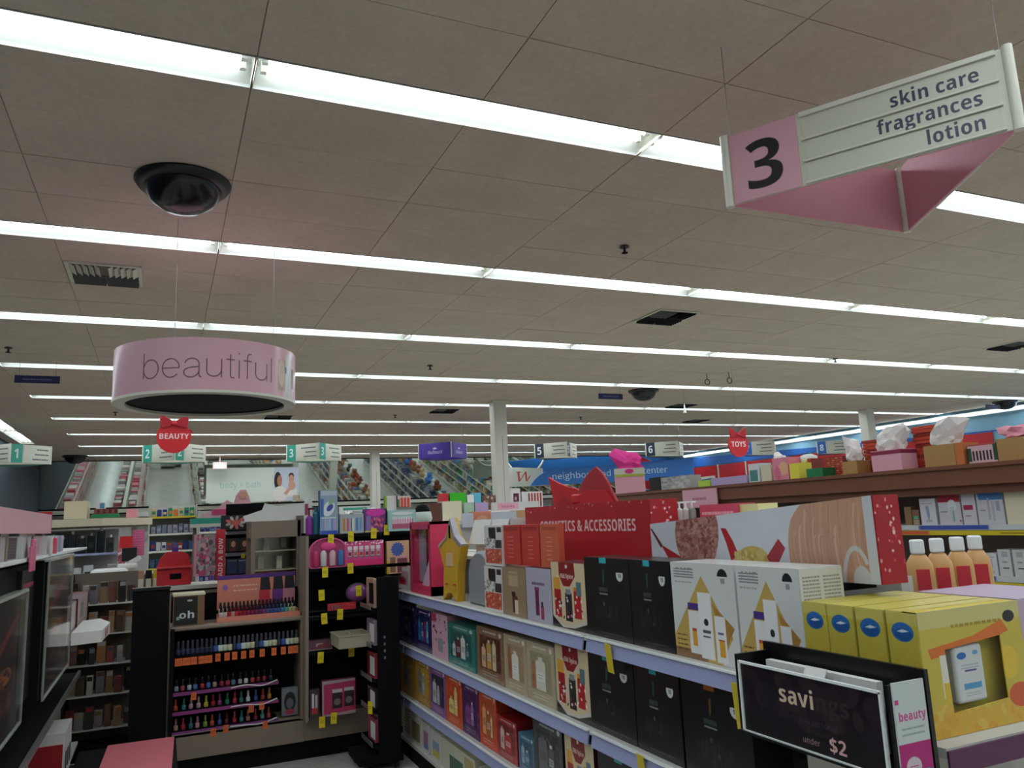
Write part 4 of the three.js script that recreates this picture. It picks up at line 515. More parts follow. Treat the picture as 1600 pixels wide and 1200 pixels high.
{ // big cardboard bow on the red header
  const g = thing('cardboard_bow', 'big red cardboard bow on top of red header box', 'bow', [1.93, 1.685, -3.36], -Math.PI / 2);
  const l = new THREE.Shape(); l.moveTo(-0.4, -0.015); l.lineTo(-0.46, 0.15); l.quadraticCurveTo(-0.3, 0.09, -0.16, 0.075); l.quadraticCurveTo(-0.08, 0.05, -0.04, -0.015);
  const r = new THREE.Shape(); r.moveTo(-0.14, -0.015); r.quadraticCurveTo(-0.1, 0.12, 0.1, 0.165); r.quadraticCurveTo(0.2, 0.12, 0.24, 0.05); r.lineTo(0.3, -0.015);
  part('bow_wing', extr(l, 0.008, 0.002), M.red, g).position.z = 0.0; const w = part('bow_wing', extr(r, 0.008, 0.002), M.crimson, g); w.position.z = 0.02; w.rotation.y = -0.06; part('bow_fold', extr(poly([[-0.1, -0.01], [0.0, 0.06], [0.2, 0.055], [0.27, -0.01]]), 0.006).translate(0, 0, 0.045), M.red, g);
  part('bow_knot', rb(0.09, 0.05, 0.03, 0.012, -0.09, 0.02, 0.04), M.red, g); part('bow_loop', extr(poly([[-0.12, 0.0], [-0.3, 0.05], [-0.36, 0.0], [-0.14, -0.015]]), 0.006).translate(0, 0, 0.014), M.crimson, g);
}
// ---------------------------------------------------------------- table of boxed goods (front print towards the aisle or the viewer)
const GOODS = [
[1.68,1.135,-3.994,0.249,0.235,0.08,-1.5708,"cosmetics_gift_box","small black and white gift box with red picture under a matching box","gift box",null,"redpic"],
[1.68,1.375,-3.97,0.249,0.215,0.08,-1.5708,"cosmetics_gift_box","small black and white gift box with red picture standing on another box","gift box",null,"redpic"],
[1.7,1.135,-3.719,0.292,0.24,0.12,-1.5708,"fragrance_gift_box","taupe fragrance gift box on the top shelf beneath coral boxes","gift box",null,"taupe"],
[1.69,1.135,-3.429,0.276,0.25,0.1,-1.5708,"fragrance_gift_box","silver fragrance gift box with purple tube picture on top shelf","gift box",null,"silver"],
[1.71,1.135,-3.128,0.315,0.285,0.14,-1.5708,"grooming_gift_set","red and cream grooming gift set on the top shelf","gift box",null,"spice"],
[1.665,1.39,-3.76,0.242,0.2,0.03,-1.5708,"coral_carton","coral red carton nearest the white boxes, stacked on gift boxes","carton",null,"coral"],
[1.665,1.39,-3.518,0.201,0.2,0.03,-1.5708,"coral_carton","middle coral red carton of the three stacked on gift boxes","carton",null,"coral"],
[1.665,1.39,-3.31,0.188,0.2,0.03,-1.5708,"coral_carton","orange coral carton beside the red cosmetics header","carton",null,"coral2"],
[1.715,1.135,-2.794,0.347,0.315,0.15,-1.5708,"body_spray_gift_box","black body spray gift box with teal tab, top shelf, farther one","gift box","black body spray gift boxes","axeb"],
[1.715,1.135,-2.482,0.266,0.315,0.15,-1.5708,"body_spray_gift_box","black body spray gift box with teal tab, top shelf, beside white and gold box","gift box","black body spray gift boxes","axeb"],
[1.722,1.135,-2.175,0.336,0.315,0.165,-1.5708,"body_spray_gift_box","white and gold body spray gift box beside the black one, top shelf","gift box","white and gold gift boxes","axew"],
[1.722,1.135,-1.864,0.267,0.315,0.165,-1.5708,"body_spray_gift_box","white and gold body spray gift box next to yellow boxes, top shelf","gift box","white and gold gift boxes","axew"],
[1.72,1.135,-5.806,0.323,0.16,0.12,-1.5708,"lip_balm_box","small white and pink box at the far end of the top shelf","gift box",null,"pinkwin"],
[1.715,0.765,-5.662,0.405,0.27,0.15,-1.5708,"gift_box","dark purple gift box with window, far end of second shelf","gift box",null,"purpwin"],
[1.715,0.765,-5.274,0.357,0.27,0.15,-1.5708,"gift_box","blue and purple gift box with window on second shelf","gift box",null,"purpwin2"],
[1.715,0.765,-4.932,0.316,0.27,0.15,-1.5708,"gift_box","pink gift box with dark dots on second shelf","gift box",null,"pinkdots"],
[1.715,0.765,-4.077,0.384,0.27,0.15,-1.5708,"gift_box","brown and pink fragrance gift box on second shelf","gift box",null,"brownset"],
[1.715,0.765,-3.742,0.275,0.27,0.15,-1.5708,"gift_box","beige gift box with pale bottle picture, farther of two, second shelf","gift box",null,"beige"],
[1.715,0.765,-3.45,0.296,0.27,0.15,-1.5708,"gift_box","beige gift box with pale bottle picture beside red grooming set","gift box",null,"beige2"],
[1.715,0.765,-3.136,0.306,0.3,0.15,-1.5708,"gift_box","red and cream grooming gift set on the second shelf","gift box",null,"spice"],
[1.715,0.765,-2.816,0.355,0.3,0.15,-1.5708,"gift_box","black body spray gift box behind the yellow shelf tag","gift box",null,"axeb"],
[1.715,0.765,-2.49,0.283,0.3,0.15,-1.5708,"gift_box","black body spray gift box in the middle of second shelf","gift box",null,"axeb"],
[1.715,0.765,-2.162,0.347,0.3,0.15,-1.5708,"gift_box","black body spray gift box with orange tab on second shelf","gift box",null,"axeo"],
[1.715,0.765,-4.537,0.462,0.24,0.15,-1.5708,"gift_box","teal gift box with angled handle on second shelf","gift box",null,"tealset"],
[1.715,0.41,-5.67,0.369,0.28,0.15,-1.5708,"gift_box","gold gift box at the far end of third shelf","gift box",null,"gold"],
[1.715,0.41,-5.322,0.315,0.28,0.15,-1.5708,"gift_box","second gold gift box on third shelf beside purple box","gift box",null,"gold"],
[1.715,0.41,-4.998,0.321,0.28,0.15,-1.5708,"gift_box","lilac gift box with dark window on third shelf","gift box",null,"lilac"],
[1.715,0.41,-4.689,0.286,0.28,0.15,-1.5708,"gift_box","orange gift box with yellow picture on third shelf","gift box",null,"orange"],
[1.715,0.41,-4.406,0.267,0.28,0.15,-1.5708,"gift_box","deep violet gift box on third shelf","gift box",null,"violet"],
[1.715,0.41,-4.142,0.249,0.28,0.15,-1.5708,"gift_box","orange red gift box beside violet box on third shelf","gift box",null,"orange2"],
[1.715,0.41,-3.414,0.3,0.28,0.15,-1.5708,"gift_box","dark grey gift box on third shelf","gift box",null,"greyset"],
[1.715,0.41,-3.111,0.256,0.28,0.15,-1.5708,"gift_box","red and cream grooming gift set on third shelf","gift box",null,"spice"],
[1.715,0.41,-2.771,0.357,0.28,0.15,-1.5708,"gift_box","black body spray gift box on third shelf","gift box",null,"axeb"],
[1.705,0.41,-3.891,0.257,0.2,0.13,-1.5708,"bath_set","red bath gift set with clear top on third shelf","gift box",null,"redset"],
[1.705,0.41,-3.654,0.177,0.17,0.13,-1.5708,"bath_set","blue bath gift set with silver edge on third shelf","gift box",null,"blueset"],
[1.74,0.12,-5.596,0.466,0.2,0.2,-1.5708,"carton","white carton with dark text at far end of bottom shelf","carton",null,"whitebook"],
[1.74,0.12,-5.274,0.165,0.18,0.2,-1.5708,"carton","narrow white and pink carton on bottom shelf","carton",null,"whitepink"],
[1.74,0.12,-5.062,0.219,0.17,0.2,-1.5708,"carton","narrow white and blue carton on bottom shelf","carton",null,"whiteblue"],
[1.74,0.12,-4.654,0.586,0.17,0.2,-1.5708,"carton","long white carton with green window on bottom shelf","carton",null,"whitegreen"],
[1.74,0.12,-4.12,0.411,0.15,0.2,-1.5708,"carton","white carton with dark text, nearest on bottom shelf","carton",null,"whitebook"],
[1.116,1.565,-5.89,0.127,0.322,0.08,0,"bath_set","blue boxed bath set standing tall on black shelf top","gift box",null,"blueturb"],
[1.286,1.565,-5.89,0.177,0.142,0.08,0,"travel_kit","clear kit of small orange and blue bottles on black shelf","gift set",null,"kit"],
[1.468,1.565,-5.89,0.168,0.173,0.08,0,"cosmetic_bag","purple and magenta cosmetic bag on black shelf top","bag",null,"purpbag"],
[1.585,1.565,-5.875,0.086,0.266,0.05,0,"carton","white and lime tall carton behind the clear brush set","carton",null,"whitelime"],
[1.662,1.565,-5.86,0.217,0.156,0.08,0,"brush_set","mint boxed brush set with clear pink window","gift set",null,"brush"],
[1.69,1.745,-5.875,0.103,0.083,0.05,0,"coral_bottles","coral bottle set standing on the brush set","gift set",null,"coralrow"],
[1.376,1.325,-5.89,0.294,0.18,0.08,0,"lip_gloss_set","pink boxed row of six lip glosses on black shelf","gift set",null,"tubes"],
[1.634,1.25,-5.88,0.175,0.242,0.06,0,"gift_box","tan gift box with blue bow and brown bottles","gift box",null,"bluebow"],
[1.208,1.02,-5.865,0.205,0.05,0.03,0,"brush_kit","red packaged brush kit hanging on black shelf","gift set",null,"redkit"],
[1.034,0.985,-5.875,0.118,0.041,0.05,0,"boxed_set","black boxed set with white script on black shelf","gift set",null,"tio"],
[1.054,0.755,-5.89,0.167,0.07,0.08,0,"cosmetic_case","clear maroon cosmetic case beside the beige tray","case",null,"maroon"],
[1.182,0.3,-5.88,0.236,0.239,0.06,0,"manicure_set","pink framed manicure gift set with dark windows","gift set",null,"manicure"],
[1.012,0.3,-5.875,0.067,0.195,0.05,0,"brush_set","narrow set of white and red brushes at shelf bottom","gift set",null,"brushes"],
[0.871,0.3,-6.075,0.112,0.187,0.05,0,"hair_dryer_set","silver arched boxed set beside lowest nail polish rows","gift set",null,"arch"],
[2.458,1.62,-7.47,0.115,0.181,0.14,0,"carton","brown carton behind the doll box","carton",null,"brown"],
[2.629,1.62,-7.47,0.206,0.195,0.14,0,"tin","cream tin with rounded gift front","carton",null,"cream"],
[2.81,1.62,-7.47,0.106,0.176,0.14,0,"carton","mint carton beside lilac carton on white shelf","carton",null,"mint"],
[2.946,1.62,-7.47,0.143,0.172,0.14,0,"carton","lilac carton beside mint carton on white shelf","carton",null,"lilacp"],
[2.875,1.62,-7.27,0.179,0.08,0.14,0,"basket","peach basket shaped carton on white header","carton",null,"peach"],
[3.398,1.62,-7.47,0.164,0.078,0.14,0,"carton","tan carton next to the red cosmetics header","carton",null,"tan"],
[2.876,1.72,-7.97,0.177,0.193,0.14,0,"carton","bright green carton far behind the grey bag","carton",null,"green"],
[2.731,1.72,-7.97,0.074,0.191,0.14,0,"bottle_box","small red carton beside the bright green one","carton",null,"redp"],
[3.021,1.72,-7.97,0.077,0.169,0.14,0,"carton","small white carton beside bright green one","carton",null,"white"],
[3.104,1.72,-7.97,0.077,0.187,0.14,0,"carton","small cyan carton beside white one","carton",null,"cyan"],
[3.234,1.72,-7.97,0.162,0.156,0.14,0,"carton","brown patterned carton near the white column","carton",null,"brownpat"],
[2.958,1.552,-7.06,0.709,0.135,0.02,0,"shelf_header","long white shelf header with peach picture","sign",null,"whitehdr"],
[3.278,1.7,-7.31,0.525,0.084,0.02,0,"shelf_header","white shelf header with pink label strip","sign",null,"pinkhdr"],
[3.554,1.72,-7.95,0.112,0.224,0.1,0,"tin","white and maroon tin near the white column","tin",null,"maroonp"],
[3.758,1.72,-7.95,0.257,0.183,0.1,0,"candy_box","white and red striped carton below the white logo panel","carton",null,"redwhite"],
[0.557,1.627,-7.015,0.23,0.122,0.03,0,"eye_palette_display","black header with blossom shaped picture","display",null,"blossom"],
[0.577,1.452,-7.015,0.194,0.105,0.03,0,"portrait_card","black card with two portrait pictures under a grey shelf","display",null,"portraits"],
[0.58,1.264,-7.025,0.194,0.125,0.05,0,"eye_palette_box","dark blue boxed palettes on the lowest black shelf","carton",null,"navybox"],
[0.439,1.23,-6.958,0.07,0.408,0.015,0,"vertical_sign","narrow red vertical sign reading add a bow","sign",null,"bow"],
[0.316,1.271,-6.93,0.161,0.331,0.06,0,"wrap_display","pink and grey cluttered gift wrap panel","display",null,"pinkclut"],
[-0.308,1.507,-8.21,0.108,0.106,0.02,0,"square_sign","small red square sign above a black carton","sign",null,"red"],
[-0.279,1.383,-8.25,0.125,0.123,0.1,0,"carton","black carton under the small red square sign","carton",null,"black"],
[-0.208,1.428,-8.35,0.1,0.239,0.1,0,"gift_wrap_roll_box","pink slanted gift wrap carton beside red square sign","carton",null,"pinkwrap"],
[-0.824,1.808,-9.35,0.21,0.183,0.3,0,"carton","plain beige cardboard carton on beige canopy","carton",null,"beigep"],
[-0.552,1.811,-9.3,0.25,0.039,0.2,0,"tray","green tray of dark red ornaments on the canopy","tray",null,"green2"],
[-0.548,1.85,-9.26,0.216,0.053,0.12,0,"ornament_row","row of dark red ornaments in the green tray","ornaments",null,"ornam"],
[-0.604,1.894,-9.35,0.085,0.08,0.1,0,"carton","white and teal carton behind the ornament tray","carton",null,"whiteteal"],
[-0.304,1.781,-9.25,0.105,0.113,0.1,0,"gift_bow","pink crumpled gift bow package on canopy","bow",null,"pinkp"],
[-0.162,2.174,-27.715,1.176,0.142,0.03,0,"wall_board","white board with small dark print left on back wall","sign",null,"board1"],
[-0.154,1.931,-27.715,1.175,0.142,0.03,0,"wall_board","lower white board with pale print left on back wall","sign",null,"white"],
[6.233,1.989,-27.715,1.181,0.269,0.03,0,"wall_board","white board with teal band below mirror","sign",null,"boardteal"],
[2.766,2.165,-27.715,0.572,0.149,0.03,0,"wall_board","white and mint board below mirror behind portrait","sign",null,"boardmint"],
[4.18,1.812,-5.718,0.43,0.11,0.12,-1.5708,"gift_bag","grey crumpled bag beside the pink tissue gift bag","bag",null,"greybag"],
[4.18,1.812,-6.034,0.169,0.12,0.12,-1.5708,"pouch","black folded cloth pouch beside pink gift bag","bag",null,"black"],
[4.18,1.812,-5.313,0.156,0.05,0.12,-1.5708,"pouch","lime green folded pack on brown shelf","gift carton",null,"lime"],
[4.18,1.812,-5.002,0.437,0.06,0.12,-1.5708,"pouch","long lilac folded pack on brown shelf","gift carton",null,"lilacp"],
[4.18,1.812,-4.696,0.121,0.14,0.12,-1.5708,"gift_carton","teal and white carton on the brown shelf","gift carton",null,"tealwhite"],
[4.18,1.812,-4.567,0.11,0.12,0.12,-1.5708,"gift_carton","cream carton beside the teal and white one","gift carton",null,"cream"],
[4.18,1.812,-4.414,0.157,0.16,0.12,-1.5708,"gift_carton","pink and peach patterned carton on brown shelf","gift carton",null,"pinkpeach"],
[4.18,1.812,-4.277,0.094,0.11,0.12,-1.5708,"gift_carton","yellow carton beside pink and peach carton","gift carton",null,"yellow"],
[4.3,1.812,-4.283,0.105,0.14,0.12,-1.5708,"gift_carton","dark red patterned box behind white goblet","gift carton",null,"redpattern"],
[4.3,1.812,-4.018,0.152,0.13,0.12,-1.5708,"gift_carton","dark red patterned box behind brown bag","gift carton",null,"redpattern"],
[4.18,1.812,-4.091,0.146,0.06,0.12,-1.5708,"pouch","flat green pack at the front of brown shelf","gift carton",null,"green2"],
[4.19,1.812,-2.874,0.168,0.105,0.1,-1.5708,"book_set","black white and pink striped set of booklets on brown shelf","book set",null,"stripes"],
[4.22,1.475,-3.417,0.048,0.11,0.12,-1.5708,"skin_care_carton","brown jar carton at the left of the yellow shelf strip","carton",null,"brownp"],
[4.22,1.475,-3.364,0.047,0.09,0.12,-1.5708,"skin_care_carton","brown and mint carton beside the white box","carton",null,"browngreen"],
[4.22,1.475,-3.276,0.105,0.155,0.12,-1.5708,"skin_care_carton","white carton with blue tube picture","carton",null,"whitetube"],
[4.22,1.475,-3.135,0.14,0.17,0.12,-1.5708,"skin_care_carton","white carton with dark red top and tube picture","carton",null,"redwhitebox"],
[4.22,1.475,-3.014,0.082,0.17,0.12,-1.5708,"skin_care_carton","white carton with a magenta square","carton",null,"whitered"],
[4.22,1.475,-2.888,0.151,0.18,0.12,-1.5708,"skin_care_carton","white carton with blue top band","carton",null,"bluewhite"],
[4.22,1.475,-2.745,0.114,0.18,0.12,-1.5708,"skin_care_carton","cream carton at the right edge of upper shelf","carton",null,"cream"],
[4.22,1.2,-2.929,0.068,0.12,0.12,-1.5708,"skin_care_carton","white carton under the yellow shelf strip, farther","carton",null,"whitetube"],
[4.22,1.2,-2.851,0.069,0.14,0.12,-1.5708,"skin_care_carton","white jar carton with grey print on the lower shelf","carton",null,"whitejar"],
[4.22,1.2,-2.769,0.07,0.14,0.12,-1.5708,"skin_care_carton","white jar carton at the right edge of lower shelf","carton",null,"whitejar"],
[4.065,1.64,-5.316,0.454,0.15,0.01,-1.5708,"pink_shelf_sign","small pink sign hanging on the brown shelf","sign",null,"pinksign"],
[2.13,1.545,-2.612,0.231,0.1,0.1,-1.5708,"lotion_carton","red and pink carton behind the picture banner","carton",null,"redpink"],
[2.15,1.545,-2.448,0.112,0.095,0.1,-1.5708,"lotion_carton","pale yellow carton behind the picture banner","carton",null,"yellowp"],
[-0.56,1.555,-3.316,0.342,0.085,0.12,1.5708,"cosmetics_carton","grey and black cosmetics carton at left edge of upper rack shelf","carton",null,"greyblack"],
[-0.56,1.555,-3.734,0.244,0.085,0.12,1.5708,"cosmetics_carton","white cosmetics carton beside pink ribbon on upper rack shelf","carton",null,"whitegrey"],
[-0.56,1.555,-4.023,0.286,0.085,0.12,1.5708,"cosmetics_carton","pale pink cosmetics carton on the upper rack shelf","carton",null,"palepink"],
[-0.56,1.555,-4.455,0.26,0.085,0.12,1.5708,"cosmetics_carton","white carton beside a red tag on upper rack shelf","carton",null,"whitegrey"],
[-0.56,1.555,-4.812,0.392,0.085,0.12,1.5708,"cosmetics_carton","lavender grey carton at far end of upper rack shelf","carton",null,"lavgrey"],
[-0.55,1.02,-5.646,0.618,0.2,0.1,1.5708,"white_carton","white carton with maroon edge on the rack, nearer of two","carton",null,"whitemaroon"],
[-0.55,1.02,-6.459,0.818,0.2,0.1,1.5708,"white_carton","white carton with maroon edge on the rack, farther of two","carton",null,"whitemaroon"]
];
for (const [x, y, z, w, h, dep, ry, name, label, cat, group, print] of GOODS) {
  const P = PR[print], o = new THREE.Mesh(carton(w, h, dep, P), printMat(P, /axe|spice|set|win|tube|kit/.test(print)));
  o.position.set(x, y + 0.001, z); o.rotation.y = ry; top(o, name, label, cat, group || undefined);
}
for (const z of [-2.186, -1.874]) { const last = z > -1.9; if (last) { const g = scene.children.find((c) => c.userData.label === 'white and gold body spray gift box next to yellow boxes, top shelf'); const s = part('side_panel', carton(0.163, 0.313, 0.003, PR.axeside), PR.axeside.page.mat, g, 'white side panel with small print'); s.rotation.y = Math.PI / 2; s.position.x = g.geometry.parameters ? 0 : 0; g.geometry.computeBoundingBox(); s.position.x = g.geometry.boundingBox.max.x + 0.0015; } }
// yellow lotion gift boxes on the end shelf: narrow sides to the aisle, fronts to the viewer
{ const ds = [1.685, 1.595, 1.5, 1.405], Y = 1.076, H = 0.287, W = 0.37;
  ds.forEach((d, i) => {
    const g = thing('lotion_gift_box', ['yellow lotion gift box farthest back of the row of four', 'second yellow lotion gift box from the back', 'third yellow lotion gift box from the back', 'front yellow lotion gift box with window and white tube'][i], 'gift box', [1.642 + W / 2, Y, -d], 0, 'yellow lotion gift boxes');
    const dep = 0.088, b = part('body', carton(W, H, i === 3 ? 0.05 : dep, PR.yellowside, { 1: 1 }), PR.yellowside.page.mat, g); if (i === 3) b.position.z = -0.019;
    const sp = part('side_panel', carton(dep - 0.002, H - 0.002, 0.002, PR.yellowside), PR.yellowside.page.mat, g, 'yellow side with blue oval emblem'); sp.rotation.y = -Math.PI / 2; sp.position.x = -W / 2 - 0.001;
    if (i === 3) {
      const sh = poly([[-W / 2, 0], [W / 2, 0], [W / 2, H], [-W / 2, H]]), ho = new THREE.Path([[-0.1, 0.05], [-0.105, 0.195], [0.1, 0.21], [0.1, 0.06]].map(([x, y]) => new THREE.Vector2(x, y))); sh.holes.push(ho);
      const f = part('front_panel', panelUV(extr(sh, 0.003), PR.yellowfront), PR.yellowfront.page.mat, g, 'yellow front with orange ribbon and cut out window'); f.position.z = 0.041;
      part('window_film', bx(0.22, 0.17, 0.001, 0, 0.13, 0.0405), M.film, g); part('lotion_tube', panelUV(rb(0.105, 0.135, 0.03, 0.01, 0, 0, 0), PR.lotiontube), PR.lotiontube.page.mat, g, 'white lotion tube inside the window').position.set(-0.015, 0.13, 0.022);
      for (const [a, ww] of [[-W / 2 + 0.002, 0], [W / 2 - 0.002, 0]]) part('side_wall', bx(0.004, H, 0.04, a, H / 2, 0.022), M.yellowP, g); part('top_flap', bx(W, 0.003, 0.04, 0, H - 0.0015, 0.022), M.yellowP, g); part('bottom_flap', bx(W, 0.003, 0.04, 0, 0.0015, 0.022), M.yellowP, g);
    }
  });
  const o = new THREE.Mesh(carton(0.3, 0.285, 0.3, PR.lavbox), PR.lavbox.page.mat); o.position.set(2.19, Y + 0.001, -1.53); top(o, 'lotion_gift_box', 'lavender lotion gift box at the right edge beside yellow ones', 'gift box');
}
// lotion bottles standing on the gondola end
{ const body = lathe([[0, 0], [0.034, 0], [0.036, 0.01], [0.036, 0.1], [0.033, 0.13], [0.022, 0.15], [0.018, 0.156], [0, 0.156]], 24).scale(1.05, 1, 0.7), cap = rb(0.036, 0.042, 0.03, 0.006, 0, 0.178, 0), lab = bx(0.034, 0.1, 0.004, 0.004, 0.065, 0.0255), mb = std('#d9a86c', 0.3), ml = std('#c8303c', 0.5), base = new THREE.Group();
  part('bottle', body, mb, base); part('cap', cap, M.whiteEnamel, base); part('label_strip', lab, ml, base);
  [[2.225, 1.81], [2.31, 1.805], [2.4, 1.8], [2.488, 1.8]].forEach(([x, d], i) => { const b = base.clone(); b.position.set(x, 1.283, -d); b.scale.set(1.12, 1.1, 1.12); b.rotation.y = -0.75; top(b, 'lotion_bottle', ['peach lotion bottle with white cap next to the banner end', 'second peach lotion bottle from the banner', 'third peach lotion bottle from the banner', 'peach lotion bottle farthest right of the four'][i], 'bottle', 'peach lotion bottles'); }); }
{ // riser under the bottles
  const g = thing('riser_shelf', 'black riser block under the peach lotion bottles', 'riser', [2.355, 1.136, -1.86]); part('plate', bx(0.36, 0.004, 0.18, 0, 0.143, 0), M.blackMatte, g); part('front_wall', bx(0.36, 0.14, 0.004, 0, 0.071, 0.088), M.blackMatte, g); part('rear_wall', bx(0.36, 0.14, 0.004, 0, 0.071, -0.088), M.blackMatte, g); }
// coupon holder clipped on the shelf corner
{ const g = thing('coupon_holder', 'black coupon holder with savings card clipped at the shelf corner', 'sign holder', [1.46, 1.035, -1.56]);
  const L = 0.46; part('front_card', carton(L, 0.176, 0.004, PR.savings), PR.savings.page.gloss, g).rotation.y = -Math.PI / 2;
  const rim = []; for (const y of [0, 0.178]) rim.push(bx(0.008, 0.006, L + 0.01, -0.003, y, 0)); for (const e of [-1, 1]) rim.push(bx(0.008, 0.18, 0.006, -0.003, 0.089, e * (L / 2 + 0.003))); part('clear_rim', merge(rim), M.whiteEnamel, g);
  part('back_frame', bx(0.012, 0.235, L + 0.06, 0.115, 0.1, 0.0), M.blackPlastic, g); for (const e of [-1, 1]) part('side_frame', bx(0.11, 0.2, 0.008, 0.055, 0.095, e * (L / 2 + 0.02)), M.blackPlastic, g); part('floor_plate', bx(0.12, 0.006, L + 0.04, 0.05, -0.003, 0), M.blackPlastic, g);
  part('end_card', carton(0.098, 0.2, 0.004, PR.beautytag), PR.beautytag.page.mat, g).position.set(0.055, -0.0, L / 2 + 0.027); part('coupon_stack', bx(0.02, 0.16, L * 0.8, 0.075, 0.1, -0.02), M.white, g); const c = pivot(part('coupon', bx(0.002, 0.07, 0.07, 0.03, 0.16, 0), M.white, g)); c.rotation.z = -0.5; part('clip', bx(0.03, 0.02, 0.05, 0.13, 0.1, -0.1), M.blackPlastic, g);
}
// doll box, star card, grey pouch, white boards on the top shelf
{ const g = thing('doll_box', 'tall pink doll box with clear window at the far end of top shelf', 'toy box', [1.74, 1.136, -5.31], -Math.PI / 2), W = 0.47, H = 0.49, D = 0.2, pk = std('#d8345c', 0.5);
  part('back_card', bx(W, H, 0.01, 0, H / 2, -D / 2), std('#c4a4bc', 0.6), g); for (const e of [-1, 1]) part('side_card', bx(0.012, H, D, e * (W / 2 - 0.006), H / 2, 0), pk, g); part('top_card', bx(W, 0.02, D, 0, H - 0.01, 0), pk, g); part('base_card', bx(W, 0.06, D, 0, 0.03, 0), pk, g); part('window_film', bx(W - 0.03, H - 0.08, 0.002, 0, H / 2 + 0.02, D / 2 - 0.004), M.film, g);
  part('dress', lathe([[0.15, 0.06], [0.12, 0.13], [0.085, 0.2], [0.045, 0.27], [0.03, 0.3], [0, 0.3]], 18).scale(1, 1, 0.6).translate(0.04, 0, 0.0), std('#d8b0c4', 0.6), g); part('doll_bust', merge([lathe([[0.03, 0.29], [0.035, 0.33], [0.012, 0.36], [0, 0.37]], 12).translate(0.02, 0, 0), new THREE.SphereGeometry(0.036, 14, 10).translate(0.02, 0.395, 0)]), std('#d8a888', 0.6), g); part('hair', new THREE.SphereGeometry(0.045, 14, 10).scale(1, 1.2, 0.8).translate(0.02, 0.4, -0.018), std('#6a5a60', 0.7), g); part('ribbon_panel', bx(0.11, 0.38, 0.02, -0.16, 0.26, 0.03), std('#a4a8b4', 0.35), g); part('accessory_card', bx(0.06, 0.16, 0.01, 0.17, 0.2, 0.04), std('#b04c7c', 0.5), g); part('frame_strip', merge([bx(0.03, 0.41, 0.004, -0.215, 0.265, 0.098), bx(0.03, 0.41, 0.004, 0.215, 0.265, 0.098), bx(0.46, 0.03, 0.004, 0, 0.455, 0.098)]), std('#c83c64', 0.5), g); }
{ const g = thing('star_gift_card_box', 'yellow star shaped gift box on the top shelf', 'gift box', [1.7, 1.137, -4.7], -Math.PI / 2 + 0.1), sh = poly([[-0.12, 0], [-0.06, 0.045], [0.0, 0.05], [0.07, 0], [0.09, 0.2], [0.15, 0.34], [0.06, 0.39], [0.0, 0.5], [-0.06, 0.38], [-0.17, 0.33], [-0.1, 0.2]]);
  part('star_panel', extr(sh, 0.05, 0.004), std('#d3a52c', 0.55), g); part('star_border', extr(poly([[0.16, 0.345], [0.065, 0.4], [0.005, 0.505], [-0.065, 0.39], [-0.18, 0.335], [-0.16, 0.31], [-0.05, 0.365], [0, 0.46], [0.05, 0.37], [0.14, 0.32]]), 0.04).translate(0, 0, 0.014), std('#b8b4bc', 0.5), g); part('inner_label', bx(0.09, 0.08, 0.004, -0.01, 0.25, 0.056), std('#d8b48c', 0.6), g); for (const e of [-1, 1]) part('red_dot', cyl(0.014, 0.014, 0.006, e * 0.06, 0.1, 0.056, 12).rotateX(0), M.red, g); part('slot', bx(0.02, 0.08, 0.004, 0, 0.42, 0.056), M.blackMatte, g); }
{ const g = thing('grey_pouch', 'silver grey zipped pouch beside the yellow star box', 'pouch', [1.74, 1.136, -4.31], -Math.PI / 2); const sh = new THREE.Shape(); sh.moveTo(-0.15, 0); sh.lineTo(0.15, 0); sh.lineTo(0.15, 0.17); sh.quadraticCurveTo(0.14, 0.28, 0.02, 0.28); sh.quadraticCurveTo(-0.14, 0.27, -0.15, 0.14); sh.lineTo(-0.15, 0); part('pouch_body', extr(sh, 0.1, 0.015).translate(0, 0.015, -0.05), std('#8f9296', 0.35), g); part('zip', tube([[-0.15, 0.16, 0], [-0.1, 0.27, 0], [0.02, 0.305, 0], [0.13, 0.25, 0], [0.165, 0.16, 0]], 0.006), M.metal, g); }
[['white gift carton leaning above the grey pouch, nearer', -4.22, 0.25, -0.1], ['white gift carton leaning above the grey pouch, farther', -4.5, 0.28, 0.05]].forEach(([l, z, w, t]) => { const g = thing('white_carton', l, 'carton', [1.86, 1.4, z], -Math.PI / 2); part('box', carton(w, 0.225, 0.12, PR.white), PR.white.page.mat, g); pivot(part('flap', bx(w, 0.15, 0.004, 0, 0.15, 0.085), M.white, g)).rotation.x = -0.3; });

// ---------------------------------------------------------------- pump bottles, gift bags and bundles on the brown shelf
{ const G2 = thing('brown_shelf_unit', 'second shelf unit with brown wooden top shelf and yellow price strips', 'shelf unit', [4.6, 0, -5.0]), L = 6.2;
  part('base', bx(0.95, 0.1, L, 0, 0.05, 0), M.blackMatte, G2); part('back_panel', bx(0.04, 1.75, L, 0, 0.9, 0), M.umber, G2); part('valance', bx(0.03, 0.11, L + 0.3, -0.5, 1.75, 0.15), M.brownWood, G2); part('top_board', bx(1.06, 0.022, L + 0.3, 0, 1.8, 0.15), M.brownWood, G2); part('lower_rail', bx(0.02, 0.05, L, -0.47, 1.672, 0), M.brownWood, G2);
  for (const y of [1.475, 1.2, 0.85, 0.5, 0.15]) { const s = part('shelf', bx(0.46, 0.02, L, -0.235, y - 0.01, 0), M.white, G2); const a = part('ticket_strip', carton(L, 0.03, 0.006, PR.bluestrip), PR.bluestrip.page.mat, s); a.rotation.y = -Math.PI / 2; a.position.set(-0.468, y - 0.028, 0); const b = part('yellow_strip', carton(L, 0.025, 0.006, PR.yelstrip), PR.yelstrip.page.mat, s); b.rotation.y = -Math.PI / 2; b.position.set(-0.468, y - 0.056, 0); }
}
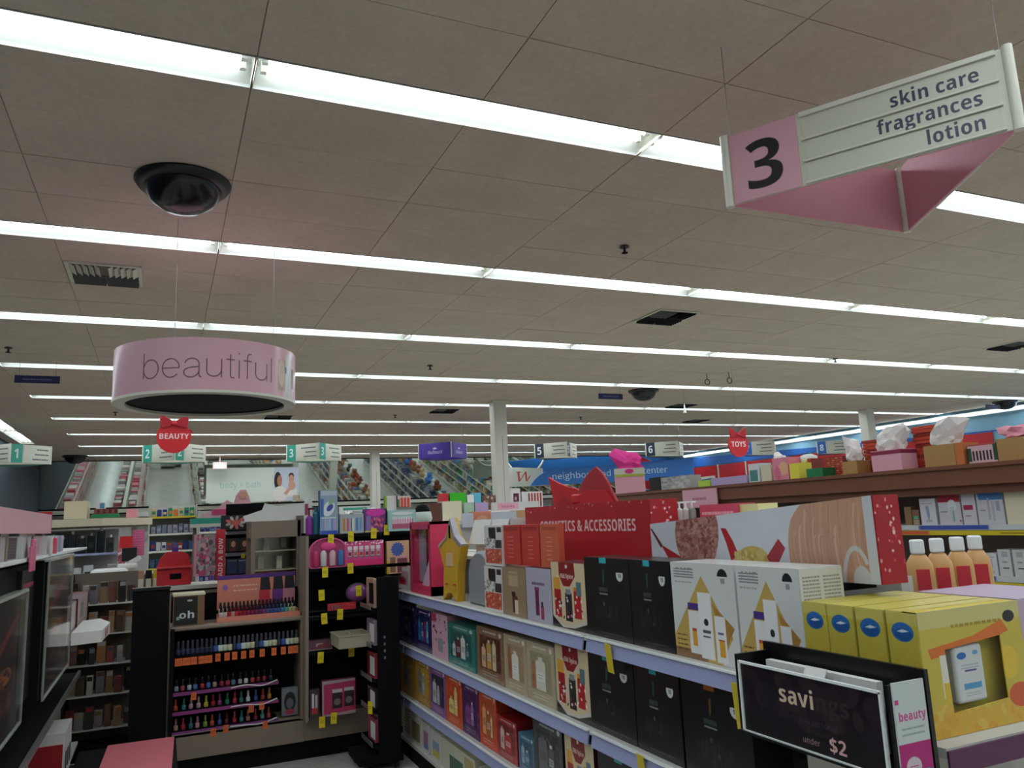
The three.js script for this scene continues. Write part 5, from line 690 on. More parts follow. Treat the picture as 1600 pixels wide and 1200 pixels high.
{ // more cartons filling the brown unit's shelves on both sides of the part in view
  const kinds = ['whitetube', 'whitejar', 'bluewhite', 'whitered', 'cream', 'redwhitebox', 'browngreen'];
  for (const [y, s] of [[1.475, 'upper'], [1.2, 'second'], [0.85, 'third'], [0.5, 'fourth'], [0.15, 'lowest']]) { let n = 0; for (let d = 1.98; d < (y > 1 ? 2.5 : 4.2);) { const w = rnd(0.12, 0.2), P = PR[kinds[Math.floor(rnd(7))]], o = new THREE.Mesh(carton(w - 0.01, rnd(0.12, 0.18), 0.12, P), P.page.mat); o.position.set(4.22, y + 0.001, -(d + w / 2)); o.rotation.y = -Math.PI / 2; top(o, 'skin_care_carton', ORDN[n++] + ' carton from the near end on the ' + s + ' shelf of the brown unit', 'carton', 'cartons on the brown unit'); d += w; } }
}
function tissueGeo(w, h, d, n) {      // crumpled paper: a jagged ball with a few drawn-out points
  const g = new THREE.IcosahedronGeometry(1, 2), p = g.attributes.position, jit = new Map(), tips = []; for (let i = 0; i < n; i++) { const a = rnd(Math.PI * 2); tips.push(new THREE.Vector3(Math.cos(a) * rnd(0.4, 1), rnd(0.5, 1.1), Math.sin(a) * 0.5).normalize()); }
  for (let i = 0; i < p.count; i++) { const v = new THREE.Vector3().fromBufferAttribute(p, i), k = [v.x, v.y, v.z].map((q) => q.toFixed(3)).join(); if (!jit.has(k)) { let s = rnd(0.72, 1.08); for (const t of tips) s += 0.42 * Math.max(0, v.dot(t) - 0.86) / 0.14; jit.set(k, s); } const s = jit.get(k); p.setXYZ(i, v.x * s * w * 0.5, Math.max(-0.3, v.y * s) * h * 0.62, v.z * s * d * 0.5); }
  g.translate(0, h * 0.2, 0); g.computeVertexNormals(); return g;
}
function giftBag(x, y, z, w, h, d, ry, mat, tmat, th, label, name = 'gift_bag') { const g = thing(name, label, 'gift bag', [x, y, z], ry); const sh = bx(w, h, d, 0, h / 2, 0); part('bag', sh, mat, g); part('tissue_paper', tissueGeo(w * 0.95, th, d, 7).translate(0, h, 0), tmat, g); return g; }
{ const y = 1.812, a = -Math.PI / 2;
  const b = giftBag(4.36, y, -6.82, 0.3, 0.24, 0.16, -0.6, M.pinkbag, M.magenta, 0.17, 'pale pink gift bag with bright magenta tissue paper'); part('lime_band', bx(0.304, 0.022, 0.164, 0, 0.185, 0), std('#a8b83c', 0.6), b); part('cream_top', bx(0.304, 0.06, 0.163, 0, 0.228, 0), M.cream, b); part('handle_hole', new THREE.CylinderGeometry(0.045, 0.045, 0.004, 16).rotateX(Math.PI / 2).scale(1, 0.5, 1).translate(0, 0.228, 0.083), M.magenta, b);
  giftBag(4.2, y, -3.8, 0.12, 0.085, 0.12, a, M.kraft, M.tissue, 0.13, 'small brown gift bag with cream tissue paper');
  const p = giftBag(4.2, y, -3.5, 0.22, 0.13, 0.14, a, M.pinkbag, M.tissue, 0.155, 'pink gift bag with tall white tissue paper on brown shelf'); part('maroon_band', bx(0.224, 0.022, 0.144, 0, 0.115, 0), std('#8c2048', 0.6), p);
  giftBag(4.2, y, -3.13, 0.2, 0.125, 0.14, a, M.kraft, M.tissue, 0.13, 'wide brown paper gift bag with white tissue paper'); part('orange_end', bx(0.05, 0.125, 0.138, 0.127, 0.0625, 0), std('#c8733c', 0.7), scene.children[scene.children.length - 1]);
  const q = giftBag(4.2, y, -2.66, 0.24, 0.12, 0.14, a, M.kraft, M.tissuePink, 0.07, 'brown and red gift bag with pink tissue at right edge'); part('red_back', bx(0.3, 0.19, 0.02, 0, 0.095, -0.082), M.crimson, q); part('gift_label', bx(0.05, 0.05, 0.003, 0.06, 0.09, 0.072), M.cream, q);
  giftBag(4.42, y, -4.72, 0.15, 0.09, 0.1, a, M.white, M.tissue, 0.12, 'white gift bag with pale tissue and teal band'); part('teal_band', bx(0.155, 0.03, 0.105, 0, 0.07, 0), M.teal, scene.children[scene.children.length - 1]);
  const wg = thing('white_goblet', 'white ceramic goblet in front of dark red boxes', 'goblet', [4.29, y, -4.3]); part('stem', lathe([[0, 0], [0.045, 0], [0.04, 0.012], [0.03, 0.02], [0.03, 0.1], [0, 0.1]], 14), M.white, wg); part('bowl', lathe([[0.03, 0.1], [0.06, 0.12], [0.062, 0.16], [0.03, 0.175], [0, 0.176]], 14), M.white, wg);
  // stacks of red patterned boxes, each box a thing
  const rp = PR.redpattern, pmm = {}, pm2 = (c) => pmm[c] || (pmm[c] = std(c, 0.6)); for (const [d, n, w, l] of [[3.72, 10, 0.17, 'thin red box in the stack left of pink bag'], [3.33, 12, 0.17, 'thin red box in the stack right of pink bag']]) for (let i = 0; i < n; i++) { const o = new THREE.Mesh(carton(w, 0.019, 0.15, rp, {}), pm2(i % 3 ? '#c8462a' : '#9c2c1c')); o.position.set(4.36 + rnd(-0.006, 0.006), y + 0.001 + i * 0.0222, -d + rnd(-0.008, 0.008)); o.rotation.y = a; top(o, 'patterned_box', ORDN[i] + ' from the bottom, ' + l, 'box', l.includes('left') ? 'red boxes left of pink tissue bag' : 'red boxes right of pink tissue bag'); }
}
{ // pump bottles behind the banner
  const body = lathe([[0, 0], [0.02, 0], [0.022, 0.02], [0.022, 0.11], [0.01, 0.125], [0, 0.125]], 12), pump = merge([cyl(0.006, 0.006, 0.03, 0, 0.14, 0, 8), bx(0.036, 0.01, 0.012, 0.01, 0.158, 0)]);
  ['#d8d8d0', '#5a8a3c', '#d6d6ce', '#dad8d0', '#8c8c88'].forEach((c, i) => { const g = thing('pump_bottle', ['white pump bottle nearest the red header', 'green pump bottle behind the banner', 'white pump bottle right of the green one', 'second white pump bottle right of the green one', 'grey pump bottle behind the banner'][i], 'bottle', [2.08, 1.545, -(2.96 - i * 0.045)]); part('bottle', body, std(c, 0.4), g); part('pump', pump, M.whiteEnamel, g); g.scale.setScalar(0.74); });
  const r = thing('rear_riser', 'low white riser behind the banner boxes', 'riser', [2.12, 1.396, -2.5]); part('top_plate', bx(0.16, 0.01, 1.1, 0, 0.143, 0), M.white, r); for (const e of [-1, 1]) part('end_plate', bx(0.16, 0.138, 0.01, 0, 0.069, e * 0.53), M.white, r);
}

// ---------------------------------------------------------------- nail polish display facing the viewer
const polishGeo = { bottle: lathe([[0, 0], [0.0145, 0], [0.0165, 0.004], [0.0165, 0.028], [0.012, 0.036], [0, 0.036]], 10), cap: lathe([[0, 0.034], [0.0095, 0.034], [0.008, 0.075], [0.006, 0.082], [0, 0.083]], 8) };
const polishCap = std('#17171b', 0.3), polishMats = {}; const pm = (c) => polishMats[c] || (polishMats[c] = std(c, 0.18));
function polish(x, y, z, c, label, group, s = 1, capc) { const g = thing('nail_polish', label, 'nail polish', [x, y, z], 0, group); g.scale.setScalar(s); part('bottle', polishGeo.bottle, pm(c), g); part('cap', polishGeo.cap, capc ? pm(capc) : polishCap, g); }
{ const u = thing('nail_polish_display', 'taupe framed nail polish display unit facing the viewer', 'display unit', [0.515, 0, -6.0]), W = 0.89;
  part('plinth', bx(W, 0.13, 0.4, 0, 0.065, -0.22), M.blackMatte, u); part('base_panel', bx(W, 0.16, 0.02, 0, 0.205, 0), M.taupe, u); part('base_deck', bx(W, 0.02, 0.42, 0, 0.28, -0.2), M.taupe, u); part('back_panel', bx(W, 0.9, 0.02, 0, 0.73, -0.3), M.blackMatte, u);
  for (const e of [-1, 1]) part('side_panel', bx(0.025, 0.7, 0.38, e * (W / 2 - 0.0125), 0.63, -0.17), e > 0 ? M.taupe : M.blackMatte, u);
  const ct = part('counter', rb(W + 0.03, 0.03, 0.42, 0.012, 0.01, 0.975, -0.19), M.taupe, u); part('counter_edge', rb(0.03, 0.07, 0.4, 0.012, W / 2 + 0.0, 0.93, -0.19), M.taupe, u);
  part('top_shelf', bx(W - 0.05, 0.012, 0.2, 0, 0.788, -0.12), M.blackMatte, u);
  for (const [y, n] of [[0.545, 0], [0.42, 1], [0.292, 2]]) { part('tier_shelf', bx(0.7, 0.01, 0.16, -0.085, y + 0.01, -0.09), M.blackMatte, u); const st = part('tier_strip', bx(0.71, 0.022, 0.006, -0.085, y, -0.005), std(['#8c3c7c', '#983c80', '#8c4490'][n], 0.4), u, 'magenta edge strip'); part('white_curl', tube([[-0.05, y + 0.002, 0.004], [0.05, y + 0.012 - n * 0.006, 0.012], [0.16, y - 0.004, 0.01], [0.26, y + 0.02, 0.004]], 0.0045), M.white, st); }
  const sg = part('poster_board', carton(0.55, 0.24, 0.01, PR.polish), PR.polish.page.mat, u); sg.position.set(0.135, 1.06, -0.2); part('counter_tray', bx(0.56, 0.03, 0.16, 0.135, 1.005, -0.1), std('#d07c68', 0.5), u); part('tray_front', bx(0.57, 0.035, 0.008, 0.135, 1.008, -0.018), std('#d4836c', 0.5), u); part('tray_step', bx(0.56, 0.02, 0.05, 0.135, 1.03, -0.12), std('#d07c68', 0.5), u);
  for (const a of [-0.39, -0.34, -0.29, -0.25, -0.2]) tagPart(u, 'otag', 0.048, 0.05, a, 0.732, 0.012); for (const a of [-0.14, -0.08, -0.03, 0.03, 0.085, 0.155, 0.235, 0.3, 0.35, 0.385]) tagPart(u, 'otag', 0.034, 0.052, a, 0.735, 0.012); for (const [a, y] of [[-0.29, 0.5], [0.085, 0.37], [0.155, 0.38], [-0.16, 0.25], [-0.08, 0.26], [0.18, 0.25]]) tagPart(u, 'otag', 0.034, 0.05, a, y, 0.012);
  const cols = ['#c2b6b0', '#b08a80', '#a82c34', '#c0283c', '#8c1c2c', '#7a2040', '#5c2448', '#6c3c74', '#55507c', '#3c4c80', '#4c7ca0', '#5a9c94', '#a8b07c'];
  for (let r = 0; r < 2; r++) for (let i = 0; i < 20; i++) polish(0.395 + i * 0.0265, r ? 1.041 : 1.021, -6.06 - r * 0.06, cols[Math.min(12, Math.floor(i * 0.65 + rnd(1)))], ORDN[i] + (r ? ' from left, nail polish in the back row under the poster' : ' from left, nail polish in the front row under the poster'), r ? 'back row of polishes under the poster' : 'front row of polishes under the poster', 0.95);
  for (let i = 0; i < 27; i++) { const g = i < 8; polish(0.12 + i * 0.0305, 0.795, -6.04, g ? '#2c3048' : ['#b8c4a8', '#c8c49c', '#30384c', '#3c5ca0', '#c4ccc0'][i % 5], ORDN[i] + ' from left, nail polish on the shelf with orange tags', 'polishes on the orange tagged shelf', 1.15, g ? '#3c3e48' : '#484a52'); }
  [0.56, 0.435, 0.307].forEach((y, r) => { const pal = [['#8c94a0', '#b04c5c', '#a8b4b8', '#5c80b8', '#b03440', '#3c6cb0', '#a88c8c', '#a03448', '#b8404c', '#5888a0', '#9c9ca4', '#c8ccc8', '#b84838', '#6c2838', '#8c3040', '#2c2c34'], ['#b84838', '#3c7c74', '#c89ca8', '#c8a0ac', '#c8b43c', '#a02c3c', '#8c3c70', '#2c7c5c', '#b8344c', '#4c7c78', '#c8d0cc', '#3c5c98', '#b04038', '#b87c3c'], ['#b08078', '#b03444', '#3c7c78', '#c08c98', '#8c9c3c', '#b8503c', '#3c5494', '#5c2430', '#a83440', '#3c8080', '#c07c7c', '#8c3040', '#6c9c98', '#b04840']][r]; pal.forEach((c, i) => polish(0.115 + i * (0.66 / pal.length) + rnd(-0.004, 0.004), y, -6.05, c, ORDN[i] + ' from left, nail polish on the ' + ['upper', 'middle', 'lowest'][r] + ' magenta edged tier', 'polishes on magenta tier ' + ['one', 'two', 'three'][r], 0.9, r ? c : undefined)); });
  const bxo = thing('boxed_lamp', 'tan box with black front and white lettering beside the poster', 'box', [0.182, 0.992, -6.12]); part('box', bx(0.2, 0.2, 0.22, 0, 0.1, 0), std('#7a5c3c', 0.7), bxo); const f = part('front_print', carton(0.15, 0.185, 0.006, PR.ohbox), PR.ohbox.page.mat, bxo); f.position.set(-0.02, 0.008, 0.112); part('lid', bx(0.21, 0.012, 0.23, 0, 0.206, 0), M.cardboard, bxo);
}
{ // glass cabinet rising behind the counter
  const g = thing('glass_cabinet', 'taupe topped glass cabinet rising behind the nail polish poster', 'cabinet', [0.83, 0, -6.75]), W = 0.38; part('base', bx(W, 1.0, 0.4, 0, 0.5, 0), M.taupe, g); part('header', bx(W, 0.13, 0.42, 0, 1.62, 0), M.taupe, g); for (const [x, z] of [[-1, 1], [1, 1], [1, -1], [-1, -1]]) part('post', bx(0.03, 0.58, 0.03, x * (W / 2 - 0.015), 1.28, z * 0.19), M.taupe, g);
  part('glass_front', bx(W - 0.06, 0.55, 0.004, 0, 1.28, 0.195), M.glass, g); part('back_mirror', bx(W - 0.04, 0.55, 0.01, 0, 1.28, -0.19), std('#a8a48c', 0.25, { metalness: 0.5 }), g); for (const y of [1.12, 1.3, 1.45]) part('glass_shelf', bx(W - 0.06, 0.008, 0.34, 0, y, 0), std('#b8b89c', 0.2), g); for (let i = 0; i < 7; i++) { const y = [1.125, 1.305, 1.455][i % 3]; part('cabinet_pack', bx(0.04, rnd(0.07, 0.12), 0.06, -0.13 + i * 0.043, y + 0.05, rnd(-0.08, 0.1)), pm(['#c0a0a0', '#b8b0a0', '#d8d4c8', '#8c8c7c', '#c8c4b0', '#a8a898', '#d0ccc0'][i]), g); }
  part('side_post', bx(0.05, 1.72, 0.42, W / 2 + 0.0, 0.86, 0), M.umber, g); }
{ const g = thing('white_card_banner', 'torn shaped white cardboard banner on the taupe cabinet', 'banner', [0.86, 1.687, -6.62]); g.scale.set(0.66, 0.9, 1); part('card', extr(poly([[-0.4, 0], [-0.42, 0.05], [-0.2, 0.1], [-0.17, 0.16], [-0.02, 0.13], [0.12, 0.14], [0.3, 0.15], [0.34, 0.19], [0.4, 0.17], [0.4, 0]]), 0.01), M.white, g); part('edge_print', bx(0.04, 0.1, 0.004, 0.33, 0.09, 0.013), std('#a04868', 0.6), g); }
// ---------------------------------------------------------------- black shelf unit on the right of the polish display
{ const u = thing('black_shelf_unit', 'black shelf unit with yellow price tags beside the polish display', 'shelf unit', [1.36, 0, -6.0]), W = 0.8;
  part('plinth', bx(W, 0.13, 0.4, 0, 0.065, -0.22), M.blackMatte, u); part('base_panel', bx(W, 0.15, 0.02, 0, 0.205, 0.01), M.taupe, u); part('base_deck', bx(W, 0.02, 0.44, 0, 0.288, -0.2), M.taupe, u); part('back_panel', bx(W, 1.36, 0.02, 0, 0.9, -0.12), M.blackMatte, u); for (const y of [1.55, 1.315, 1.01, 0.975, 0.74]) part('shelf', bx(W - 0.02, 0.024, 0.24, 0, y + 0.0, 0.03), M.blackMatte, u); part('top_face', bx(W, 0.06, 0.02, 0, 1.53, 0.1), M.blackMatte, u); for (const e of [-1, 1]) part('side_panel', bx(0.02, 1.28, 0.3, e * W / 2, 0.92, 0), e < 0 ? M.taupe : M.blackMatte, u); part('corner_post', rb(0.03, 0.7, 0.03, 0.01, -0.4, 0.63, 0.12), M.taupe, u);
  for (const [x, y] of [[-0.235, 1.49], [-0.085, 1.505], [0.085, 1.52], [0.185, 1.54], [-0.275, 1.26], [-0.09, 1.275], [-0.3, 1.1], [-0.03, 1.11], [-0.28, 0.935], [-0.17, 0.955], [-0.31, 0.67], [-0.09, 0.69], [-0.3, 0.235], [-0.22, 0.25]]) tagPart(u, 'tag', 0.042, 0.075, x, y, 0.162, 0, rnd(-0.06, 0.06)); }
{ // pink toiletry bag
  const g = thing('toiletry_bag', 'clear fronted pink toiletry bag with bottles on the black shelf', 'bag', [1.11, 1.329, -5.86]); const sh = new THREE.Shape(); const w = 0.135, h = 0.2; sh.moveTo(-w, 0.02); sh.lineTo(-w, 0.1); sh.quadraticCurveTo(-w, h, 0, h + 0.01); sh.quadraticCurveTo(w, h, w, 0.1); sh.lineTo(w, 0.02); sh.quadraticCurveTo(w, 0, w - 0.02, 0); sh.lineTo(-w + 0.02, 0); sh.quadraticCurveTo(-w, 0, -w, 0.02);
  part('bag_body', extr(sh, 0.1).translate(0, 0, -0.1), std('#c8b4c8', 0.6), g); const pts = sh.getPoints(10).map((p) => [p.x, p.y, 0.004]); part('pink_piping', tube(pts.concat([pts[0]]), 0.008, 60), std('#d85c94', 0.5), g); part('front_film', new THREE.ShapeGeometry(sh, 10).translate(0, 0, 0.003), std('#a83c68', 0.35), g);
  [['#c83c6c', -0.09], ['#d8d0d0', -0.035], ['#d8b8bc', 0.03], ['#4c7cb8', 0.09]].forEach(([c, x], i) => part('small_bottle', lathe([[0, 0], [0.022, 0], [0.024, 0.09], [0.012, 0.11], [0, 0.112]], 10).translate(x, 0.012, 0.012), pm(c), g)); part('pink_puff', new THREE.IcosahedronGeometry(0.05, 1).scale(1.2, 0.7, 0.4).translate(0, 0.15, 0.012), std('#e04c8c', 0.8), g); part('handle', tube([[-0.04, 0.205, -0.03], [-0.02, 0.235, -0.03], [0.02, 0.235, -0.03], [0.04, 0.205, -0.03]], 0.006), std('#d85c94', 0.5), g); }
[['purple pump bottle at left end of the black shelf top', '#8c3c9c', 0.985, 0.16], ['teal tall bottle on the black shelf top', '#2c6c78', 1.035, 0.2], ['pink tall bottle leaning beside blue bath set', '#c83c58', 1.09, 0.2]].forEach(([l, c, x, h], i) => { const g = thing('tall_bottle', l, 'bottle', [x, 1.563, -5.92]); part('bottle', lathe([[0, 0], [0.024, 0], [0.026, 0.01], [0.026, h * 0.75], [0.014, h * 0.9], [0, h * 0.9]], 12), pm(c), g); part('cap', i ? cyl(0.012, 0.014, h * 0.16, 0, h * 0.95, 0, 10) : merge([cyl(0.006, 0.006, 0.05, 0, h * 0.9 + 0.02, 0, 8), bx(0.05, 0.014, 0.016, 0.012, h * 0.9 + 0.05, 0)]), i ? pm(c) : pm('#5c1c3c'), g); if (i === 2) g.rotation.z = -0.12; });
{ const g = thing('round_pouch', 'purple round glossy pouch on the black shelf', 'pouch', [1.33, 1.13, -5.9]); part('pouch', new THREE.SphereGeometry(0.07, 16, 12).scale(1.1, 0.95, 0.6), std('#8c4c8c', 0.25), g); part('zip', new THREE.TorusGeometry(0.072, 0.005, 6, 24).scale(1.1, 0.95, 1), M.darkMetal, g); }
{ const g = thing('divided_tray', 'beige divided plastic tray sticking out of the black shelf', 'tray', [1.24, 0.79, -5.72]), m = std('#a8a08a', 0.6); part('tray_base', bx(0.22, 0.006, 0.3, 0, 0.003, 0), m, g); for (const e of [-1, 1]) { part('tray_wall', bx(0.006, 0.08, 0.3, e * 0.11, 0.04, 0), m, g); part('tray_end', bx(0.22, 0.08, 0.006, 0, 0.04, e * 0.15), m, g); } part('divider', bx(0.005, 0.075, 0.29, 0, 0.04, 0), m, g); part('divider', bx(0.21, 0.075, 0.005, 0, 0.04, 0.02), m, g); part('tray_rim', merge([bx(0.24, 0.006, 0.012, 0, 0.08, 0.152), bx(0.24, 0.006, 0.012, 0, 0.08, -0.152), bx(0.012, 0.006, 0.3, 0.114, 0.08, 0), bx(0.012, 0.006, 0.3, -0.114, 0.08, 0)]), m, g); }
{ // narrow wheeled display turned to the aisle
  const g = thing('wheeled_display', 'narrow black wheeled display seen from its black side', 'display unit', [1.44, 0, -5.5]); part('side_board', bx(0.15, 1.2, 0.03, 0, 0.66, 0.06), M.blackMatte, g); part('back_board', bx(0.03, 1.18, 0.3, 0.06, 0.66, -0.1), M.blackMatte, g); part('base', bx(0.3, 0.05, 0.34, -0.06, 0.075, -0.1), M.blackMatte, g);
  [[1.03, 'a'], [0.78, 'b'], [0.56, 'c'], [0.36, 'd'], [0.14, 'e']].forEach(([y], i) => { const s = pivot(part('pocket_shelf', bx(0.12, 0.012, 0.3, -0.06, y, -0.1), M.blackMatte, g)); s.rotation.z = -0.25; part('shelf_lip', bx(0.006, 0.03, 0.3, -0.12, y + 0.03, -0.1), M.metal, g); }); for (const [x, z] of [[-0.17, 0.03], [-0.17, -0.23], [0.05, 0.03], [0.05, -0.23]]) part('wheel', new THREE.CylinderGeometry(0.035, 0.035, 0.024, 16).rotateZ(Math.PI / 2).translate(x, 0.036, z), M.blackPlastic, g); tagPart(g, 'tag', 0.035, 0.08, -0.13, 0.37, 0.05, -0.9); part('white_marks', merge([0, 1, 2, 3].map((i) => bx(0.012, 0.018, 0.002, -0.03, 0.86 - i * 0.045, 0.076))), M.metal, g, 'tiny pale printed marks'); }
[['#c8a088', 1.05, 0.2, 'tan and black portrait carton on top of the wheeled display'], ['#9c8898', 0.8, 0.17, 'mauve packet on the second pocket of the wheeled display'], ['#a83c44', 0.58, 0.17, 'red packet on the third pocket of the wheeled display'], ['#3c3438', 0.38, 0.14, 'dark packet on the fourth pocket of the wheeled display'], ['#a04858', 0.17, 0.15, 'pink striped packet on the lowest pocket of wheeled display']].forEach(([c, y, h, l], i) => { const g = thing('cosmetics_packet', l, 'packet', [1.365, y, -5.58], -Math.PI / 2); part('box', rb(0.2, h, 0.035, 0.004, 0, h / 2, 0), pm(c), g); part('band', bx(0.12, h * 0.7, 0.002, 0.05, h / 2, 0.0185), i ? M.white : M.blackMatte, g); });
// ---------------------------------------------------------------- left cosmetics rack
{ const u = thing('cosmetics_rack', 'dark cosmetics rack along the left side with clear cases', 'shelf unit', [-0.75, 0, -4.6]), L = 3.6;
  part('back_board', bx(0.04, 1.7, L, -0.2, 0.85, 0), M.blackMatte, u); part('base', bx(0.5, 0.1, L, 0, 0.05, 0), M.blackMatte, u); part('upper_shelf', bx(0.42, 0.018, L, 0.04, 1.545, 0), M.shelf, u); part('upper_lip', bx(0.01, 0.014, L, 0.255, 1.548, 0), M.whiteEnamel, u); part('middle_shelf', bx(0.42, 0.018, 1.9, 0.04, 1.008, -0.9), M.shelf, u); part('rail', bx(0.016, 0.03, L, 0.25, 0.7, 0), M.metal, u); part('lower_shelf', bx(0.46, 0.018, L, 0.02, 0.695, 0), M.blackMatte, u); part('bottom_shelf', bx(0.48, 0.018, L, 0.02, 0.24, 0), M.shelf, u); part('black_front', bx(0.02, 0.5, 1.9, 0.2, 1.27, 0.85), M.blackMatte, u); part('end_board', bx(0.44, 1.5, 0.02, 0, 0.8, L / 2), M.blackMatte, u); part('header_post', bx(0.03, 0.2, 0.03, 0.1, 1.63, -0.1), M.taupe, u); }
{ const g = thing('pink_header', 'slanted pink header board over the left rack', 'sign', [-0.485, 1.65, -3.55], Math.PI / 2); part('panel', bx(1.35, 0.085, 0.02, 0, 0.043, 0), std('#c79aa0', 0.6), g); part('red_end', bx(0.02, 0.1, 0.1, 0.68, 0.05, -0.04), M.crimson, g); part('foot', bx(0.03, 0.11, 0.02, -0.3, -0.045, -0.02), M.taupe, g); part('foot', bx(0.03, 0.11, 0.02, 0.3, -0.045, -0.02), M.taupe, g); }
for (const [d, w, y, h, l, pr] of [[3.55, 0.7, 0.89, 0.53, 'clear fronted tester case nearest at the left edge', 'eyeglass'], [4.68, 1.05, 0.92, 0.61, 'taller clear fronted tester case beside white cartons', 'eyeglass']]) { const g = thing('tester_case', l, 'display case', [d > 4 ? -0.515 : -0.56, y, -d], Math.PI / 2); part('black_box', bx(w, h, d > 4 ? 0.22 : 0.16, 0, h / 2, d > 4 ? -0.08 : -0.08), M.blackMatte, g); const f = part('picture_insert', carton(w * 0.9, h * 0.96, 0.004, PR[pr]), PR[pr].page.mat, g); f.position.set(0, 0.01, 0.036); part('clear_front', bx(w, h, 0.004, 0, h / 2, 0.05), M.film, g); part('clear_side', bx(0.004, h, 0.05, w / 2, h / 2, 0.025), M.film, g); part('clear_top', bx(w, 0.012, 0.06, 0, h, 0.025), std('#a8aea4', 0.25), g); part('clear_edge', merge([bx(0.008, h, 0.008, -w / 2, h / 2, 0.05), bx(0.008, h, 0.008, w / 2, h / 2, 0.05), bx(w, 0.01, 0.008, 0, 0.005, 0.05)]), std('#8f948c', 0.3), g); }
for (const [d, l] of [[3.98, 'black display card with a thin red line left of the tall case'], [3.12, 'black display card with a thin red line at the left edge']]) { const g = thing('display_card', l, 'display card', [-0.535, 0.95, -d], Math.PI / 2); part('panel', carton(0.36, 0.55, 0.03, PR.blackred), PR.blackred.page.mat, g); part('foot', bx(0.3, 0.02, 0.06, 0, 0.0, -0.02), M.blackMatte, g); }
{ const g = thing('white_tray_box', 'white wedge shaped tray box jutting from the left rack', 'box', [-0.42, 0.995, -5.85]); const sh = poly([[-0.06, 0.35], [0.04, 0.42], [0.12, 0.1], [0.1, -0.35], [-0.06, -0.4]]); part('tray', extr(sh, 0.07).rotateX(-Math.PI / 2), M.white, g); part('pink_label', bx(0.004, 0.05, 0.16, 0.113, 0.035, 0.1), std('#c87c88', 0.5), g); }
{ const g = thing('low_carton', 'white carton with a red side low on the left rack', 'carton', [-0.56, 0.25, -5.6]); part('box', bx(0.16, 0.27, 0.4, 0, 0.135, 0), M.white, g); part('red_face', bx(0.165, 0.2, 0.01, -0.01, 0.11, 0.206), M.crimson, g); part('print', merge([-1, 0, 1].map((i) => bx(0.003, 0.1, 0.05, 0.082, 0.1, i * 0.11))), std('#4c4858', 0.6), g); }
[['pink ribbon pack hanging over the upper rack shelf', '#d86c8c', -0.478, 1.5, 3.72], ['small red tag on the upper rack shelf', '#d8485c', -0.47, 1.58, 4.36]].forEach(([l, c, x, y, d], i) => { const g = thing(i ? 'red_tag' : 'ribbon_pack', l, i ? 'tag' : 'ribbon', [x, y, -d]); part('face', rb(0.01, i ? 0.05 : 0.1, i ? 0.07 : 0.12, 0.004, 0, i ? 0 : 0.05, 0), pm(c), g); part('loop', rb(0.014, 0.04, 0.05, 0.006, 0, i ? 0.03 : 0.11, 0), pm(c), g); });
// cluttered goods at the far end of the left rack, facing the viewer
{ const cc = ['#5c4a3c', '#8c6c4c', '#3c3a3c', '#9c9894', '#7c5a48', '#b0a89c', '#6c3c34', '#a87448', '#4c4840', '#a88868', '#7c7c80', '#2c2a2c', '#8c3c3c', '#a8a098'], names5 = ['top', 'second', 'third', 'fourth', 'lowest'];
  const u = thing('rack_end_bay', 'narrow bay of cluttered brown packs before the black panel', 'shelf unit', [-0.4, 0, -6.98]); part('back_board', bx(0.46, 1.34, 0.02, 0, 0.67, -0.13), M.umber, u); part('side_board', bx(0.02, 1.34, 0.3, -0.23, 0.67, 0.02), M.blackMatte, u); part('base', bx(0.46, 0.1, 0.26, 0, 0.05, 0), M.blackMatte, u);
  [1.12, 0.9, 0.68, 0.46, 0.22].forEach((y, r) => { part('shelf', bx(0.44, 0.012, 0.24, 0, y - 0.006, 0), M.shelf, u); for (let i = 0; i < 7; i++) { const h = Math.round(rnd(0.11, 0.18) * 50) / 50, g = thing('cosmetics_pack', ORDN[i] + ' from left, small pack on the ' + names5[r] + ' shelf of the cluttered bay', 'packet', [-0.59 + i * 0.063, y, -6.93 + (i % 3) * 0.025], rnd(-0.35, 0.35), 'packs in the cluttered bay'); g.scale.x = rnd(0.8, 1.3); part('pack', rb(0.05, h, 0.04, 0.004, 0, h / 2, 0), pm(cc[(i * 5 + r * 3) % cc.length]), g); part('header_card', bx(0.04, 0.03, 0.003, 0, h - 0.022, 0.0215), pm(cc[(i * 3 + r + 2) % cc.length]), g); } });
}
{ const g = thing('black_end_panel', 'plain black end panel left of the nail polish display', 'panel', [-0.058, 0, -6.05]); part('panel', bx(0.23, 1.25, 0.06, 0, 0.625, 0), M.blackMatte, g); part('top_cap', bx(0.24, 0.02, 0.08, 0, 1.255, 0), M.blackPlastic, g); }
{ const g = thing('pink_topped_stand', 'low black stand with a salmon pink top', 'display stand', [-0.09, 0, -5.1]); part('stand', bx(0.52, 0.39, 0.74, -0.06, 0.195, 0), M.blackMatte, g); part('pink_top', bx(0.36, 0.012, 0.7, 0.0, 0.4, 0), M.salmon, g).rotation.y = -0.03; part('wood_edge', bx(0.02, 0.4, 0.02, -0.31, 0.2, 0.34), std('#a8884c', 0.6), g); }
{ const g = thing('low_black_platform', 'low black platform under the left rack front', 'platform', [-0.38, 0, -3.98]); part('platform', bx(0.2, 0.22, 1.35, 0, 0.11, 0), M.blackMatte, g); part('front_edge', bx(0.02, 0.03, 1.35, 0.1, 0.225, 0), M.darkMetal, g); }

